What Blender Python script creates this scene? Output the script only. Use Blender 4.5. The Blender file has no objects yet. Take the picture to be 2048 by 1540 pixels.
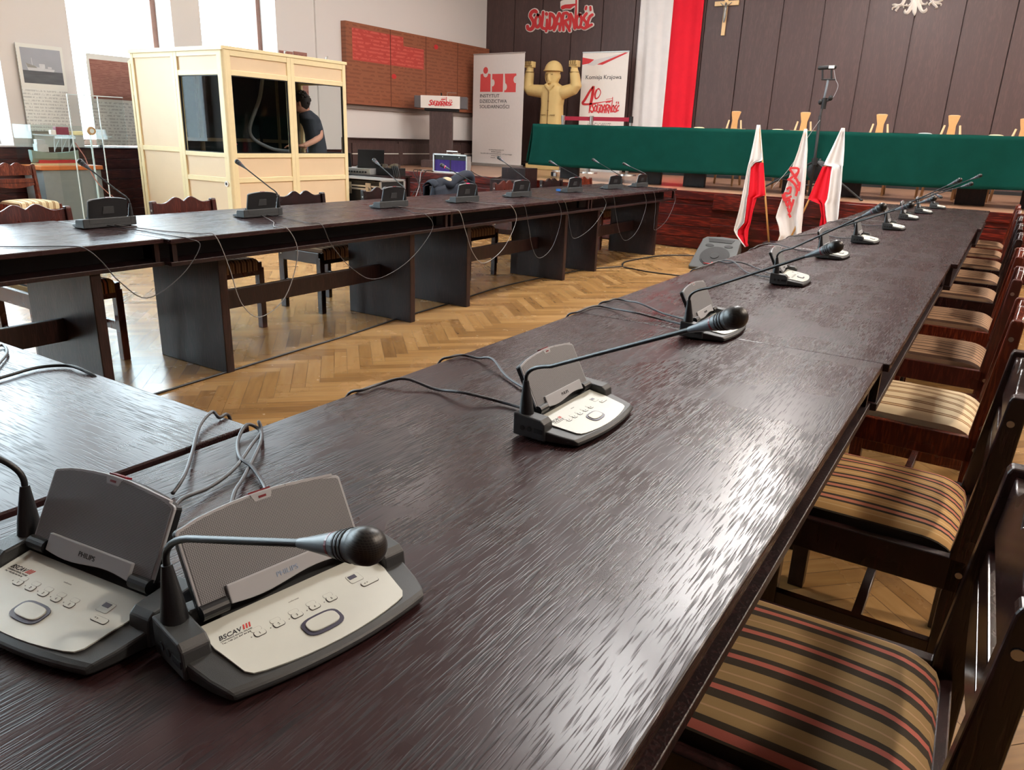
import bpy, bmesh, math, random
from mathutils import Vector, Matrix, Euler
R = math.radians
C = bpy.context.scene.collection
random.seed(7)

# ------------------------------------------------------------------ camera
FPX, YAW, PITCH, ROLL, CAMH = 1504.45, -0.559731, 0.319233, 0.0363726, 1.265
fw = Vector((math.sin(YAW)*math.cos(PITCH), math.cos(YAW)*math.cos(PITCH), -math.sin(PITCH)))
r0 = Vector((math.cos(YAW), -math.sin(YAW), 0)); u0 = r0.cross(fw)
rv = r0*math.cos(ROLL)+u0*math.sin(ROLL); uv = -r0*math.sin(ROLL)+u0*math.cos(ROLL)
CAMP = Vector((0, 0, CAMH))
cam = bpy.data.cameras.new('camera'); cam.sensor_width = 36; cam.lens = FPX/2048*36; cam.clip_end = 100; cam.clip_start = .02
co = bpy.data.objects.new('camera', cam); C.objects.link(co)
M = Matrix((rv, uv, -fw)).transposed().to_4x4(); M.translation = CAMP
co.matrix_world = M
bpy.context.scene.camera = co
def ray(x, y): return rv*((x-1024)/FPX) - uv*((y-770)/FPX) + fw
def onY(x, y, Y): d = ray(x, y); return CAMP + d*(Y/d.y)          # survey: where a sight line meets a wall plane
def onX(x, y, X): d = ray(x, y); return CAMP + d*(X/d.x)
def onZ(x, y, z): d = ray(x, y); return CAMP + d*((z-CAMH)/d.z)

# ------------------------------------------------------------------ materials
def srgb(r, g, b):
    f = lambda c: (c/255/12.92) if c/255 <= .04045 else ((c/255+.055)/1.055)**2.4
    return (f(r), f(g), f(b), 1)
def mat(name, col, rough=.5, metal=0, spec=.5, noise=0, nscale=20, bump=0, bscale=200, emit=0, stretch=(1,1,1), coat=0):
    m = bpy.data.materials.new(name); m.use_nodes = True
    nt = m.node_tree; b = nt.nodes['Principled BSDF']
    b.inputs['Base Color'].default_value = col; b.inputs['Roughness'].default_value = rough
    b.inputs['Metallic'].default_value = metal; b.inputs['Specular IOR Level'].default_value = spec
    if coat: b.inputs['Coat Weight'].default_value = coat; b.inputs['Coat Roughness'].default_value = .12
    if emit:
        b.inputs['Emission Color'].default_value = col; b.inputs['Emission Strength'].default_value = emit
    tc = nt.nodes.new('ShaderNodeTexCoord'); mp = nt.nodes.new('ShaderNodeMapping')
    mp.inputs['Scale'].default_value = stretch
    nt.links.new(tc.outputs['Object'], mp.inputs['Vector'])
    if noise:
        n = nt.nodes.new('ShaderNodeTexNoise'); n.inputs['Scale'].default_value = nscale; n.inputs['Detail'].default_value = 5
        nt.links.new(mp.outputs[0], n.inputs['Vector'])
        mx = nt.nodes.new('ShaderNodeMixRGB'); mx.blend_type = 'MULTIPLY'; mx.inputs[0].default_value = 1
        rp = nt.nodes.new('ShaderNodeValToRGB')
        rp.color_ramp.elements[0].position = .3; rp.color_ramp.elements[0].color = (1-noise,)*3+(1,)
        rp.color_ramp.elements[1].position = .7; rp.color_ramp.elements[1].color = (1+noise*.3,)*3+(1,)
        nt.links.new(n.outputs['Fac'], rp.inputs[0]); nt.links.new(rp.outputs[0], mx.inputs[2]); mx.inputs[1].default_value = col
        nt.links.new(mx.outputs[0], b.inputs['Base Color'])
    if bump:
        n2 = nt.nodes.new('ShaderNodeTexNoise'); n2.inputs['Scale'].default_value = bscale; n2.inputs['Detail'].default_value = 3
        nt.links.new(mp.outputs[0], n2.inputs['Vector'])
        bp = nt.nodes.new('ShaderNodeBump'); bp.inputs['Strength'].default_value = bump; bp.inputs['Distance'].default_value = .002
        nt.links.new(n2.outputs['Fac'], bp.inputs['Height']); nt.links.new(bp.outputs[0], b.inputs['Normal'])
    return m
def math_node(nt, op, a=None, b=None):
    n = nt.nodes.new('ShaderNodeMath'); n.operation = op
    for i, v in enumerate((a, b)):
        if v is None: continue
        if isinstance(v, (int, float)): n.inputs[i].default_value = v
        else: nt.links.new(v, n.inputs[i])
    return n.outputs[0]
def grain_mat(name, c1, c2, rough=.35, axis='Y', bump=.35, sc=1.0, coat=0, spec=.5, pscale=170, bdist=.0015, stretch=.1, prough=0):
    """stained wood: figure rings plus fine pores drawn out along one axis"""
    m = bpy.data.materials.new(name); m.use_nodes = True
    nt = m.node_tree; b = nt.nodes['Principled BSDF']; L = nt.links.new
    b.inputs['Specular IOR Level'].default_value = spec
    if coat: b.inputs['Coat Weight'].default_value = coat; b.inputs['Coat Roughness'].default_value = .15
    tc = nt.nodes.new('ShaderNodeTexCoord')
    k_ = stretch; st = {'Y': (1, k_, 1), 'X': (k_, 1, 1), 'Z': (1, 1, k_)}[axis]
    mp = nt.nodes.new('ShaderNodeMapping'); mp.inputs['Scale'].default_value = tuple(s*sc for s in st); L(tc.outputs['Object'], mp.inputs[0])
    big = nt.nodes.new('ShaderNodeTexNoise'); big.inputs['Scale'].default_value = 3.0; big.inputs['Detail'].default_value = 2; L(mp.outputs[0], big.inputs['Vector'])
    rings = math_node(nt, 'PINGPONG', math_node(nt, 'MULTIPLY', big.outputs['Fac'], 22.0), 1.0)
    fine = nt.nodes.new('ShaderNodeTexNoise'); fine.inputs['Scale'].default_value = pscale; fine.inputs['Detail'].default_value = 1; L(mp.outputs[0], fine.inputs['Vector'])
    rp = nt.nodes.new('ShaderNodeValToRGB'); rp.color_ramp.elements[0].position = .50; rp.color_ramp.elements[1].position = .68
    rp.color_ramp.elements[0].color = (0, 0, 0, 1); L(math_node(nt, 'ADD', fine.outputs['Fac'], math_node(nt, 'MULTIPLY', math_node(nt, 'SUBTRACT', rings, .5), .16)), rp.inputs[0])
    h = math_node(nt, 'ADD', math_node(nt, 'MULTIPLY', rings, .12), rp.outputs[0])
    mx = nt.nodes.new('ShaderNodeMixRGB'); mx.inputs[1].default_value = c1; mx.inputs[2].default_value = c2
    L(math_node(nt, 'MULTIPLY', h, .74), mx.inputs[0]); L(mx.outputs[0], b.inputs['Base Color'])
    sm = nt.nodes.new('ShaderNodeTexNoise'); sm.inputs['Scale'].default_value = 4; sm.inputs['Detail'].default_value = 2; L(tc.outputs['Object'], sm.inputs['Vector'])
    L(math_node(nt, 'ADD', math_node(nt, 'MULTIPLY', rp.outputs[0], prough), math_node(nt, 'ADD', math_node(nt, 'MULTIPLY', sm.outputs['Fac'], .12), rough-.06)), b.inputs['Roughness'])
    bp = nt.nodes.new('ShaderNodeBump'); bp.inputs['Strength'].default_value = bump; bp.inputs['Distance'].default_value = bdist; bp.invert = True
    L(rp.outputs[0], bp.inputs['Height']); L(bp.outputs[0], b.inputs['Normal'])
    return m
def stripes_mat(name, period, stops, rough=.9):
    m = bpy.data.materials.new(name); m.use_nodes = True
    nt = m.node_tree; b = nt.nodes['Principled BSDF']; L = nt.links.new
    b.inputs['Roughness'].default_value = rough; b.inputs['Specular IOR Level'].default_value = .15
    tc = nt.nodes.new('ShaderNodeTexCoord'); sx = nt.nodes.new('ShaderNodeSeparateXYZ'); L(tc.outputs['Object'], sx.inputs[0])
    fr = math_node(nt, 'FRACT', math_node(nt, 'ADD', math_node(nt, 'DIVIDE', sx.outputs['X'], period), 10.35))
    rp = nt.nodes.new('ShaderNodeValToRGB'); cr = rp.color_ramp; cr.interpolation = 'CONSTANT'
    while len(cr.elements) < len(stops): cr.elements.new(.5)
    for e, (p, c) in zip(cr.elements, stops): e.position = p; e.color = c
    L(fr, rp.inputs[0])
    n = nt.nodes.new('ShaderNodeTexNoise'); n.inputs['Scale'].default_value = 700; L(tc.outputs['Object'], n.inputs['Vector'])
    mx = nt.nodes.new('ShaderNodeMixRGB'); mx.blend_type = 'MULTIPLY'; mx.inputs[0].default_value = .5; L(rp.outputs[0], mx.inputs[1]); L(n.outputs['Color'], mx.inputs[2])
    g = nt.nodes.new('ShaderNodeGamma'); g.inputs[1].default_value = 1; L(rp.outputs[0], g.inputs[0]); L(g.outputs[0], b.inputs['Base Color'])
    bp = nt.nodes.new('ShaderNodeBump'); bp.inputs['Strength'].default_value = .3; bp.inputs['Distance'].default_value = .001; L(n.outputs['Fac'], bp.inputs['Height']); L(bp.outputs[0], b.inputs['Normal'])
    return m
def glass_mat(name, tint=(1, 1, 1, 1), refl=1.0, rough=0.0):
    m = bpy.data.materials.new(name); m.use_nodes = True; nt = m.node_tree; L = nt.links.new
    nt.nodes.remove(nt.nodes['Principled BSDF']); out = nt.nodes['Material Output']
    t = nt.nodes.new('ShaderNodeBsdfTransparent'); t.inputs[0].default_value = tint
    g = nt.nodes.new('ShaderNodeBsdfGlossy'); g.inputs['Roughness'].default_value = rough
    fr = nt.nodes.new('ShaderNodeLayerWeight'); fr.inputs[0].default_value = .5
    f5 = math_node(nt, 'MULTIPLY', math_node(nt, 'ADD', math_node(nt, 'MULTIPLY', math_node(nt, 'POWER', fr.outputs['Facing'], 5.0), .9), .04), refl)
    mx = nt.nodes.new('ShaderNodeMixShader'); L(f5, mx.inputs[0]); L(t.outputs[0], mx.inputs[1]); L(g.outputs[0], mx.inputs[2]); L(mx.outputs[0], out.inputs[0])
    return m
def lines_mat(name, base, ink, n_lines, axis='Z', fill=.5, wob=60, rough=.8):
    """rows of small illegible print on a sheet (generated coordinates of the sheet)"""
    m = bpy.data.materials.new(name); m.use_nodes = True; nt = m.node_tree; b = nt.nodes['Principled BSDF']; L = nt.links.new
    b.inputs['Roughness'].default_value = rough
    tc = nt.nodes.new('ShaderNodeTexCoord'); sx = nt.nodes.new('ShaderNodeSeparateXYZ'); L(tc.outputs['Generated'], sx.inputs[0])
    row = math_node(nt, 'FRACT', math_node(nt, 'MULTIPLY', sx.outputs[axis], n_lines))
    a = math_node(nt, 'LESS_THAN', row, fill)
    mp = nt.nodes.new('ShaderNodeMapping'); mp.inputs['Scale'].default_value = (wob, wob, n_lines) ; L(tc.outputs['Generated'], mp.inputs[0])
    n = nt.nodes.new('ShaderNodeTexNoise'); n.inputs['Scale'].default_value = 1; n.inputs['Detail'].default_value = 1; L(mp.outputs[0], n.inputs['Vector'])
    k = math_node(nt, 'GREATER_THAN', n.outputs['Fac'], .47)
    mx = nt.nodes.new('ShaderNodeMixRGB'); mx.inputs[1].default_value = base; mx.inputs[2].default_value = ink
    L(math_node(nt, 'MULTIPLY', a, k), mx.inputs[0]); L(mx.outputs[0], b.inputs['Base Color'])
    return m

TABLE = grain_mat('dark_stained_oak', srgb(52, 33, 34), srgb(20, 11, 12), rough=.27, axis='Y', bump=.26, spec=.36, pscale=340, bdist=.0006, stretch=.05, prough=.16)
TABLEX = grain_mat('dark_stained_oak_cross', srgb(52, 33, 34), srgb(20, 11, 12), rough=.28, axis='X', bump=.26, spec=.45, pscale=340, bdist=.0006, stretch=.05, prough=.16)
TLEG = grain_mat('dark_stained_panel', srgb(26, 12, 14), srgb(52, 28, 28), rough=.4, axis='Z', bump=.2)
RISER = grain_mat('red_stained_planks', srgb(58, 14, 12), srgb(124, 40, 26), rough=.3, axis='X', bump=.15, sc=.5)
PANEL = grain_mat('brown_veneer_panel', srgb(74, 54, 52), srgb(86, 64, 60), rough=.48, axis='Z', bump=.05, sc=.6)
LECTW = grain_mat('lectern_wood', srgb(66, 48, 46), srgb(88, 68, 64), rough=.5, axis='Z', bump=.05)
CH_DARK = grain_mat('chair_dark_wood', srgb(28, 14, 14), srgb(54, 28, 27), rough=.26, axis='Z', bump=.08, spec=.6)
CH_RED = grain_mat('chair_red_wood', srgb(84, 30, 18), srgb(132, 56, 34), rough=.26, axis='Z', bump=.08, spec=.6)
CH_BRN = grain_mat('chair_brown_wood', srgb(66, 26, 20), srgb(100, 44, 34), rough=.28, axis='Z', bump=.08, spec=.6)
WAINS = grain_mat('wainscot_wood', srgb(52, 22, 22), srgb(92, 46, 42), rough=.4, axis='Y', bump=.1, sc=.6)
STAGEF = mat('stage_floor_boards', srgb(160, 122, 96), .28, noise=.14, nscale=5, stretch=(.2, 2, 1))
WALLM = mat('cream_plaster', srgb(226, 220, 216), .85, bump=.1, bscale=80)
CEILM = mat('beige_ceiling', srgb(158, 148, 140), .9, noise=.03)
PLAST = mat('charcoal_plastic', srgb(60, 62, 63), .45, noise=.06, nscale=60, bump=.15, bscale=1500)
PLASTD = mat('black_plastic', srgb(26, 27, 29), .4, bump=.1, bscale=900)
PLASTM = mat('grey_plastic', srgb(96, 102, 108), .38, bump=.05, bscale=900)
PLATE = mat('ivory_plate', srgb(220, 223, 214), .35, noise=.03, nscale=40)
SILV = mat('silver_plastic', srgb(182, 184, 188), .3, noise=.02)
INKB = mat('black_ink', srgb(34, 34, 38), .6, noise=.05)
INKR = mat('red_ink', srgb(206, 60, 52), .6, noise=.05)
INKG = mat('grey_ink', srgb(150, 150, 145), .6, noise=.05)
INKBL = mat('pale_blue_ink', srgb(150, 170, 200), .5, noise=.05)
RINGM = mat('slate_ring', srgb(62, 58, 78), .35, noise=.05)
LEDR = mat('red_lens', srgb(120, 10, 25), .3, noise=.05)
LEDON = mat('lit_red_lens', srgb(255, 40, 90), .3, emit=2.5)
CABLE = mat('grey_cable', srgb(70, 70, 74), .45, noise=.1)
CABLEB = mat('black_cable', srgb(22, 20, 20), .5, noise=.1)
CABLEW = mat('pale_cable', srgb(150, 148, 148), .45, noise=.1)
METAL = mat('brushed_steel', srgb(190, 188, 184), .3, metal=1, noise=.08)
ALU = mat('aluminium_edge', srgb(200, 200, 198), .35, metal=.6, noise=.08)
CREAM = mat('cream_laminate', srgb(232, 206, 170), .5, noise=.03, nscale=4)
CREAMF = mat('cream_frame', srgb(240, 222, 176), .45, noise=.03)
FOAM = mat('dark_foam', srgb(22, 38, 44), .9, noise=.2, bump=.6, bscale=90)
FOAMF = mat('foam_frame', srgb(120, 108, 86), .6, noise=.1)
GREEN = mat('green_baize', srgb(9, 60, 51), .95, spec=.1, noise=.12, nscale=6, bump=.3, bscale=500)
WHITEF = mat('white_cloth', srgb(232, 228, 226), .85, spec=.2, noise=.04, nscale=8, bump=.1, bscale=400)
REDF = mat('red_cloth', srgb(222, 30, 48), .8, spec=.2, noise=.06, nscale=8, bump=.1, bscale=400)
WHITEP = mat('white_print', srgb(236, 228, 220), .5, noise=.02)
REDP = mat('red_print', srgb(206, 48, 52), .55, noise=.06)
CORAL = mat('coral_print', srgb(226, 84, 84), .55, noise=.03)
STATUE = mat('limewood', srgb(214, 184, 122), .62, noise=.12, nscale=5, bump=.5, bscale=60, stretch=(1, 1, .25))
GROOVE = mat('carved_groove', srgb(120, 92, 52), .7, noise=.1)
BLACKM = mat('matt_black', srgb(16, 16, 18), .6, noise=.1)
DENIM = mat('navy_jacket_cloth', srgb(24, 32, 46), .85, noise=.2, nscale=10, bump=.6, bscale=120)
LINING = mat('cream_lining', srgb(206, 186, 150), .85, noise=.1)
SKIN = mat('skin', srgb(206, 150, 128), .55, noise=.06)
HAIR = mat('dark_hair', srgb(34, 24, 22), .7, noise=.3, nscale=60, bump=1, bscale=150)
SHIRT = mat('charcoal_shirt', srgb(52, 56, 66), .85, noise=.1, nscale=12, bump=.3, bscale=300)
TROUS = mat('dark_trousers', srgb(30, 32, 40), .85, noise=.1)
PURPLE = mat('purple_lining', srgb(58, 30, 120), .7, noise=.1)
BLUEP = mat('blue_plastic', srgb(40, 120, 210), .4, noise=.05)
CANE = mat('woven_cane', srgb(196, 142, 84), .6, noise=.15, nscale=120, bump=.4, bscale=500)
PALEW = mat('pale_chair_wood', srgb(190, 160, 120), .5, noise=.1, nscale=8)
POLEW = mat('pine_pole', srgb(214, 164, 98), .5, noise=.1, stretch=(1, 1, .1))
BRASSW = mat('light_cross_wood', srgb(226, 190, 140), .5, noise=.1, stretch=(1, 1, .2))
PEWTER = mat('pewter', srgb(150, 146, 142), .35, metal=.7, noise=.2)
WINFR = mat('brown_window_frame', srgb(120, 84, 70), .5, noise=.1)
GLASS = glass_mat('window_glass', (1, 1, 1, 1), .6)
BGLASS = glass_mat('booth_glass', (.9, .93, .93, 1), .22)
ACRYL = glass_mat('acrylic_sheet', (.96, .985, .985, 1), .35)
ACRYLE = mat('acrylic_edge', srgb(225, 238, 238), .2, noise=.03)
GREYP = mat('grey_pedestal', srgb(150, 158, 160), .6, noise=.05)
ORANGE = mat('orange_top', srgb(214, 120, 60), .5, noise=.06)
LIGHTM = mat('lamp_diffuser', (1, .96, .92, 1), .5, emit=21.0)
LIGHTW = mat('fluorescent_diffuser', (1, .98, .96, 1), .5, emit=62.0)
PAPER = mat('white_paper', srgb(236, 236, 230), .7, noise=.02)
YELP = mat('pale_yellow_card', srgb(240, 226, 170), .7, noise=.04)
MAROON = mat('maroon_cover', srgb(130, 50, 70), .6, noise=.1)
GOLDB = mat('tape_roll', srgb(196, 150, 100), .6, noise=.15)
BELT = mat('crimson_belt', srgb(160, 18, 50), .7, noise=.08)
PHOTO = mat('black_and_white_sky', srgb(170, 174, 184), .6, noise=.12, nscale=3)
PHOTOW = mat('black_and_white_water', srgb(96, 98, 104), .6, noise=.35, nscale=14, stretch=(1, .3, 2))
SHIPW = mat('pale_hull', srgb(214, 216, 220), .6, noise=.08)
GREENH = mat('grey_green_hull', srgb(150, 170, 160), .6, noise=.05)
BOARDT = lines_mat('board_print', srgb(236, 238, 234), srgb(204, 206, 204), 26, fill=.5, wob=30)
SMALLT = lines_mat('small_print', srgb(232, 224, 216), srgb(110, 100, 96), 5, fill=.45, wob=26)
BROWNPH = lines_mat('printed_wall_photo', srgb(160, 112, 100), srgb(142, 94, 84), 22, fill=.5, wob=12)

def grille_mat(name, base, dark):
    m = bpy.data.materials.new(name); m.use_nodes = True; nt = m.node_tree; b = nt.nodes['Principled BSDF']; L = nt.links.new
    b.inputs['Roughness'].default_value = .4
    tc = nt.nodes.new('ShaderNodeTexCoord'); sx = nt.nodes.new('ShaderNodeSeparateXYZ'); L(tc.outputs['Object'], sx.inputs[0])
    z = math_node(nt, 'FRACT', math_node(nt, 'MULTIPLY', sx.outputs['Z'], 620)); x = math_node(nt, 'FRACT', math_node(nt, 'MULTIPLY', sx.outputs['X'], 500))
    k = math_node(nt, 'MULTIPLY', math_node(nt, 'LESS_THAN', z, .5), math_node(nt, 'LESS_THAN', x, .72))
    mx = nt.nodes.new('ShaderNodeMixRGB'); mx.inputs[1].default_value = base; mx.inputs[2].default_value = dark; L(k, mx.inputs[0]); L(mx.outputs[0], b.inputs['Base Color'])
    return m
GRILLE = grille_mat('perforated_grille', srgb(152, 153, 156), srgb(54, 54, 57))
MESHB = grille_mat('black_mic_mesh', srgb(44, 42, 40), srgb(8, 8, 8))
OL, DKG, SAL, LIN = srgb(146, 120, 82), srgb(60, 52, 43), srgb(172, 96, 84), srgb(172, 138, 106)
SEAT_OLIVE = stripes_mat('striped_olive_fabric', .082, [(0, SAL), (.14, DKG), (.28, OL), (.50, LIN), (.54, OL), (.78, DKG)])
SEAT_TAN = stripes_mat('striped_tan_fabric', .064, [(0, srgb(190, 120, 96)), (.2, DKG), (.34, srgb(190, 150, 98)), (.55, srgb(206, 172, 124)), (.62, srgb(190, 150, 98)), (.86, DKG)])
SEAT_CREAM = stripes_mat('striped_cream_fabric', .066, [(0, srgb(150, 112, 78)), (.13, srgb(226, 200, 158)), (.22, srgb(150, 112, 78)), (.34, srgb(236, 214, 176))])
SEAT_BROWN = stripes_mat('striped_brown_fabric', .045, [(0, srgb(84, 62, 50)), (.3, srgb(176, 142, 112)), (.6, srgb(120, 90, 70)), (.75, srgb(176, 142, 112))])

def tomb_mat():
    """orange-brown lettered wood wall panel with a red upper field and dark seams"""
    m = bpy.data.materials.new('carved_inscription_panel'); m.use_nodes = True; nt = m.node_tree; b = nt.nodes['Principled BSDF']; L = nt.links.new
    b.inputs['Roughness'].default_value = .5
    tc = nt.nodes.new('ShaderNodeTexCoord'); sx = nt.nodes.new('ShaderNodeSeparateXYZ'); L(tc.outputs['Object'], sx.inputs[0])
    Y, Zc = sx.outputs['Y'], sx.outputs['Z']
    row = math_node(nt, 'LESS_THAN', math_node(nt, 'FRACT', math_node(nt, 'MULTIPLY', Zc, 17)), .5)
    mp = nt.nodes.new('ShaderNodeMapping'); mp.inputs['Scale'].default_value = (1, 9, 17); L(tc.outputs['Object'], mp.inputs[0])
    n = nt.nodes.new('ShaderNodeTexNoise'); n.inputs['Scale'].default_value = 1; n.inputs['Detail'].default_value = 2; L(mp.outputs[0], n.inputs['Vector'])
    word = math_node(nt, 'MULTIPLY', row, math_node(nt, 'GREATER_THAN', n.outputs['Fac'], .46))
    base = nt.nodes.new('ShaderNodeMixRGB'); base.inputs[1].default_value = srgb(150, 90, 64); base.inputs[2].default_value = srgb(112, 64, 44)
    L(math_node(nt, 'MULTIPLY', word, .5), base.inputs[0])
    red = nt.nodes.new('ShaderNodeMixRGB'); red.inputs[1].default_value = srgb(186, 68, 60); red.inputs[2].default_value = srgb(204, 92, 82); L(word, red.inputs[0])
    # the red field: y 9.5..11.3 and z above a stepped line
    f1 = math_node(nt, 'MULTIPLY', math_node(nt, 'GREATER_THAN', Y, 9.52), math_node(nt, 'LESS_THAN', Y, 10.75))
    f1 = math_node(nt, 'MULTIPLY', f1, math_node(nt, 'MULTIPLY', math_node(nt, 'GREATER_THAN', Zc, 2.33), math_node(nt, 'LESS_THAN', Zc, 2.80)))
    f2 = math_node(nt, 'MULTIPLY', math_node(nt, 'GREATER_THAN', Y, 10.74), math_node(nt, 'LESS_THAN', Y, 11.3))
    f2 = math_node(nt, 'MULTIPLY', f2, math_node(nt, 'MULTIPLY', math_node(nt, 'GREATER_THAN', Zc, 2.33), math_node(nt, 'LESS_THAN', Zc, 2.66)))
    f = math_node(nt, 'MAXIMUM', f1, f2)
    mx = nt.nodes.new('ShaderNodeMixRGB'); L(f, mx.inputs[0]); L(base.outputs[0], mx.inputs[1]); L(red.outputs[0], mx.inputs[2])
    s = None
    for y0 in (10.42, 11.36, 12.3):
        q = math_node(nt, 'LESS_THAN', math_node(nt, 'ABSOLUTE', math_node(nt, 'SUBTRACT', Y, y0)), .009)
        s = q if s is None else math_node(nt, 'MAXIMUM', s, q)
    m2 = nt.nodes.new('ShaderNodeMixRGB'); L(s, m2.inputs[0]); L(mx.outputs[0], m2.inputs[1]); m2.inputs[2].default_value = srgb(92, 44, 28)
    L(m2.outputs[0], b.inputs['Base Color'])
    return m
TOMB = tomb_mat()

# ------------------------------------------------------------------ mesh helpers
class MB:
    def __init__(s): s.v = []; s.f = []; s.mi = []
    def face(s, idx, mi=0): s.f.append(idx); s.mi.append(mi)
    def box(s, x0, y0, z0, x1, y1, z1, mi=0, mtx=None):
        b = len(s.v)
        P = [(x, y, z) for z in (z0, z1) for y in (y0, y1) for x in (x0, x1)]
        if mtx is not None: P = [tuple(mtx @ Vector(p)) for p in P]
        s.v += P
        for q in ((0, 2, 3, 1), (4, 5, 7, 6), (0, 1, 5, 4), (2, 6, 7, 3), (0, 4, 6, 2), (1, 3, 7, 5)): s.face(tuple(b+i for i in q), mi)
        return s
    def ring_loft(s, rings, mi=0, cap=True, closed=True):
        b = len(s.v); n = len(rings[0])
        for r in rings: s.v += [tuple(p) for p in r]
        for i in range(len(rings)-1):
            for j in range(n if closed else n-1):
                k = (j+1) % n
                s.face((b+i*n+j, b+i*n+k, b+(i+1)*n+k, b+(i+1)*n+j), mi)
        if cap:
            s.face(tuple(b+j for j in reversed(range(n))), mi); s.face(tuple(b+(len(rings)-1)*n+j for j in range(n)), mi)
        return s
    def tube(s, pts, r, seg=8, mi=0, cap=True):
        pts = [Vector(p) for p in pts]; rs = r if isinstance(r, (list, tuple)) else [r]*len(pts)
        rings = []; prev = None
        for i, p in enumerate(pts):
            t = (pts[min(i+1, len(pts)-1)]-pts[max(i-1, 0)])
            t = t.normalized() if t.length > 1e-9 else Vector((0, 0, 1))
            if prev is None: a = Vector((0, 0, 1)) if abs(t.z) < .9 else Vector((1, 0, 0)); n = t.cross(a).normalized()
            else:
                n = prev - t*prev.dot(t); n = n.normalized() if n.length > 1e-6 else t.cross(Vector((1, 0, 0))).normalized()
            prev = n; bnn = t.cross(n)
            rings.append([p + n*(math.cos(2*math.pi*k/seg)*rs[i]) + bnn*(math.sin(2*math.pi*k/seg)*rs[i]) for k in range(seg)])
        return s.ring_loft(rings, mi, cap)
    def cyl(s, p0, p1, r0, r1=None, seg=16, mi=0): return s.tube([p0, p1], [r0, r0 if r1 is None else r1], seg, mi)
    def bar(s, p0, p1, w, h, mi=0):
        p0 = Vector(p0); p1 = Vector(p1); t = (p1-p0).normalized(); a = Vector((0, 0, 1)) if abs(t.z) < .95 else Vector((0, 1, 0))
        n = t.cross(a).normalized(); m = n.cross(t)
        rings = [[p+n*(sx*w/2)+m*(sz*h/2) for sx, sz in ((-1, -1), (1, -1), (1, 1), (-1, 1))] for p in (p0, p1)]
        return s.ring_loft(rings, mi)
    def prism(s, poly, o, ux, uy, depth, mi=0):
        """poly 2d outline in the plane (ux,uy) at o; extruded by depth along ux x uy"""
        o, ux, uy = Vector(o), Vector(ux), Vector(uy); n = ux.cross(uy).normalized()
        rings = [[o+ux*x+uy*y+n*d for x, y in poly] for d in (0, depth)]
        return s.ring_loft(rings, mi)
    def ell(s, c, rx, ry, rz, rot=None, nu=20, nv=12, mi=0):
        c = Vector(c); rings = []
        for i in range(nv+1):
            a = -math.pi/2+math.pi*i/nv; rr = max(math.cos(a), .02)
            ring = []
            for j in range(nu):
                b = 2*math.pi*j/nu; p = Vector((rx*rr*math.cos(b), ry*rr*math.sin(b), rz*math.sin(a)))
                if rot: p = rot @ p
                ring.append(c+p)
            rings.append(ring)
        return s.ring_loft(rings, mi)
    def grid(s, fn, nu, nv, mi=0, thick=0):
        b = len(s.v)
        for j in range(nv+1):
            for i in range(nu+1): s.v.append(tuple(fn(i/nu, j/nv)))
        for j in range(nv):
            for i in range(nu):
                a = b+j*(nu+1)+i; m = mi(i/nu, j/nv) if callable(mi) else mi
                s.face((a, a+1, a+nu+2, a+nu+1), m)
        return s
    def xf(s, mtx): s.v = [tuple(mtx @ Vector(p)) for p in s.v]; return s
    def build(s, name, mats, parent=None, smooth=False, bevel=0, loc=None, rotz=None, seg=2, fix=True, auto=None):
        me = bpy.data.meshes.new(name); me.from_pydata(s.v, [], s.f)
        mats = mats if isinstance(mats, (list, tuple)) else [mats]
        for m in mats: me.materials.append(m)
        me.polygons.foreach_set('material_index', s.mi)
        if fix:
            bm = bmesh.new(); bm.from_mesh(me); bmesh.ops.recalc_face_normals(bm, faces=bm.faces); bm.to_mesh(me); bm.free()
        if smooth: me.polygons.foreach_set('use_smooth', [True]*len(me.polygons))
        if auto: me.set_sharp_from_angle(angle=R(auto))
        me.update()
        o = bpy.data.objects.new(name, me); C.objects.link(o)
        if parent: o.parent = parent
        if loc: o.location = loc
        if rotz is not None: o.rotation_euler = (0, 0, rotz)
        if bevel:
            md = o.modifiers.new('bevel', 'BEVEL'); md.width = bevel; md.segments = seg; md.limit_method = 'ANGLE'; md.angle_limit = R(40)
        return o
def thing(name, label, cat, loc=(0, 0, 0), rotz=0, group=None):
    o = bpy.data.objects.new(name, None); o.empty_display_size = .05; C.objects.link(o); o.location = loc; o.rotation_euler = (0, 0, rotz)
    o['label'] = label; o['category'] = cat
    if group: o['group'] = group
    return o
def tag(o, label, cat, group=None, kind=None):
    o['label'] = label; o['category'] = cat
    if group: o['group'] = group
    if kind: o['kind'] = kind
    return o
def struct(o): o['kind'] = 'structure'; return o
def dup(o, parent=None, loc=None, rotz=None, label=None):
    c = o.copy(); C.objects.link(c)
    if parent: c.parent = parent
    if loc is not None: c.location = loc
    if rotz is not None: c.rotation_euler = (0, 0, rotz)
    if label: c['label'] = label
    for ch in list(o.children): dup(ch, c)
    return c
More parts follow.
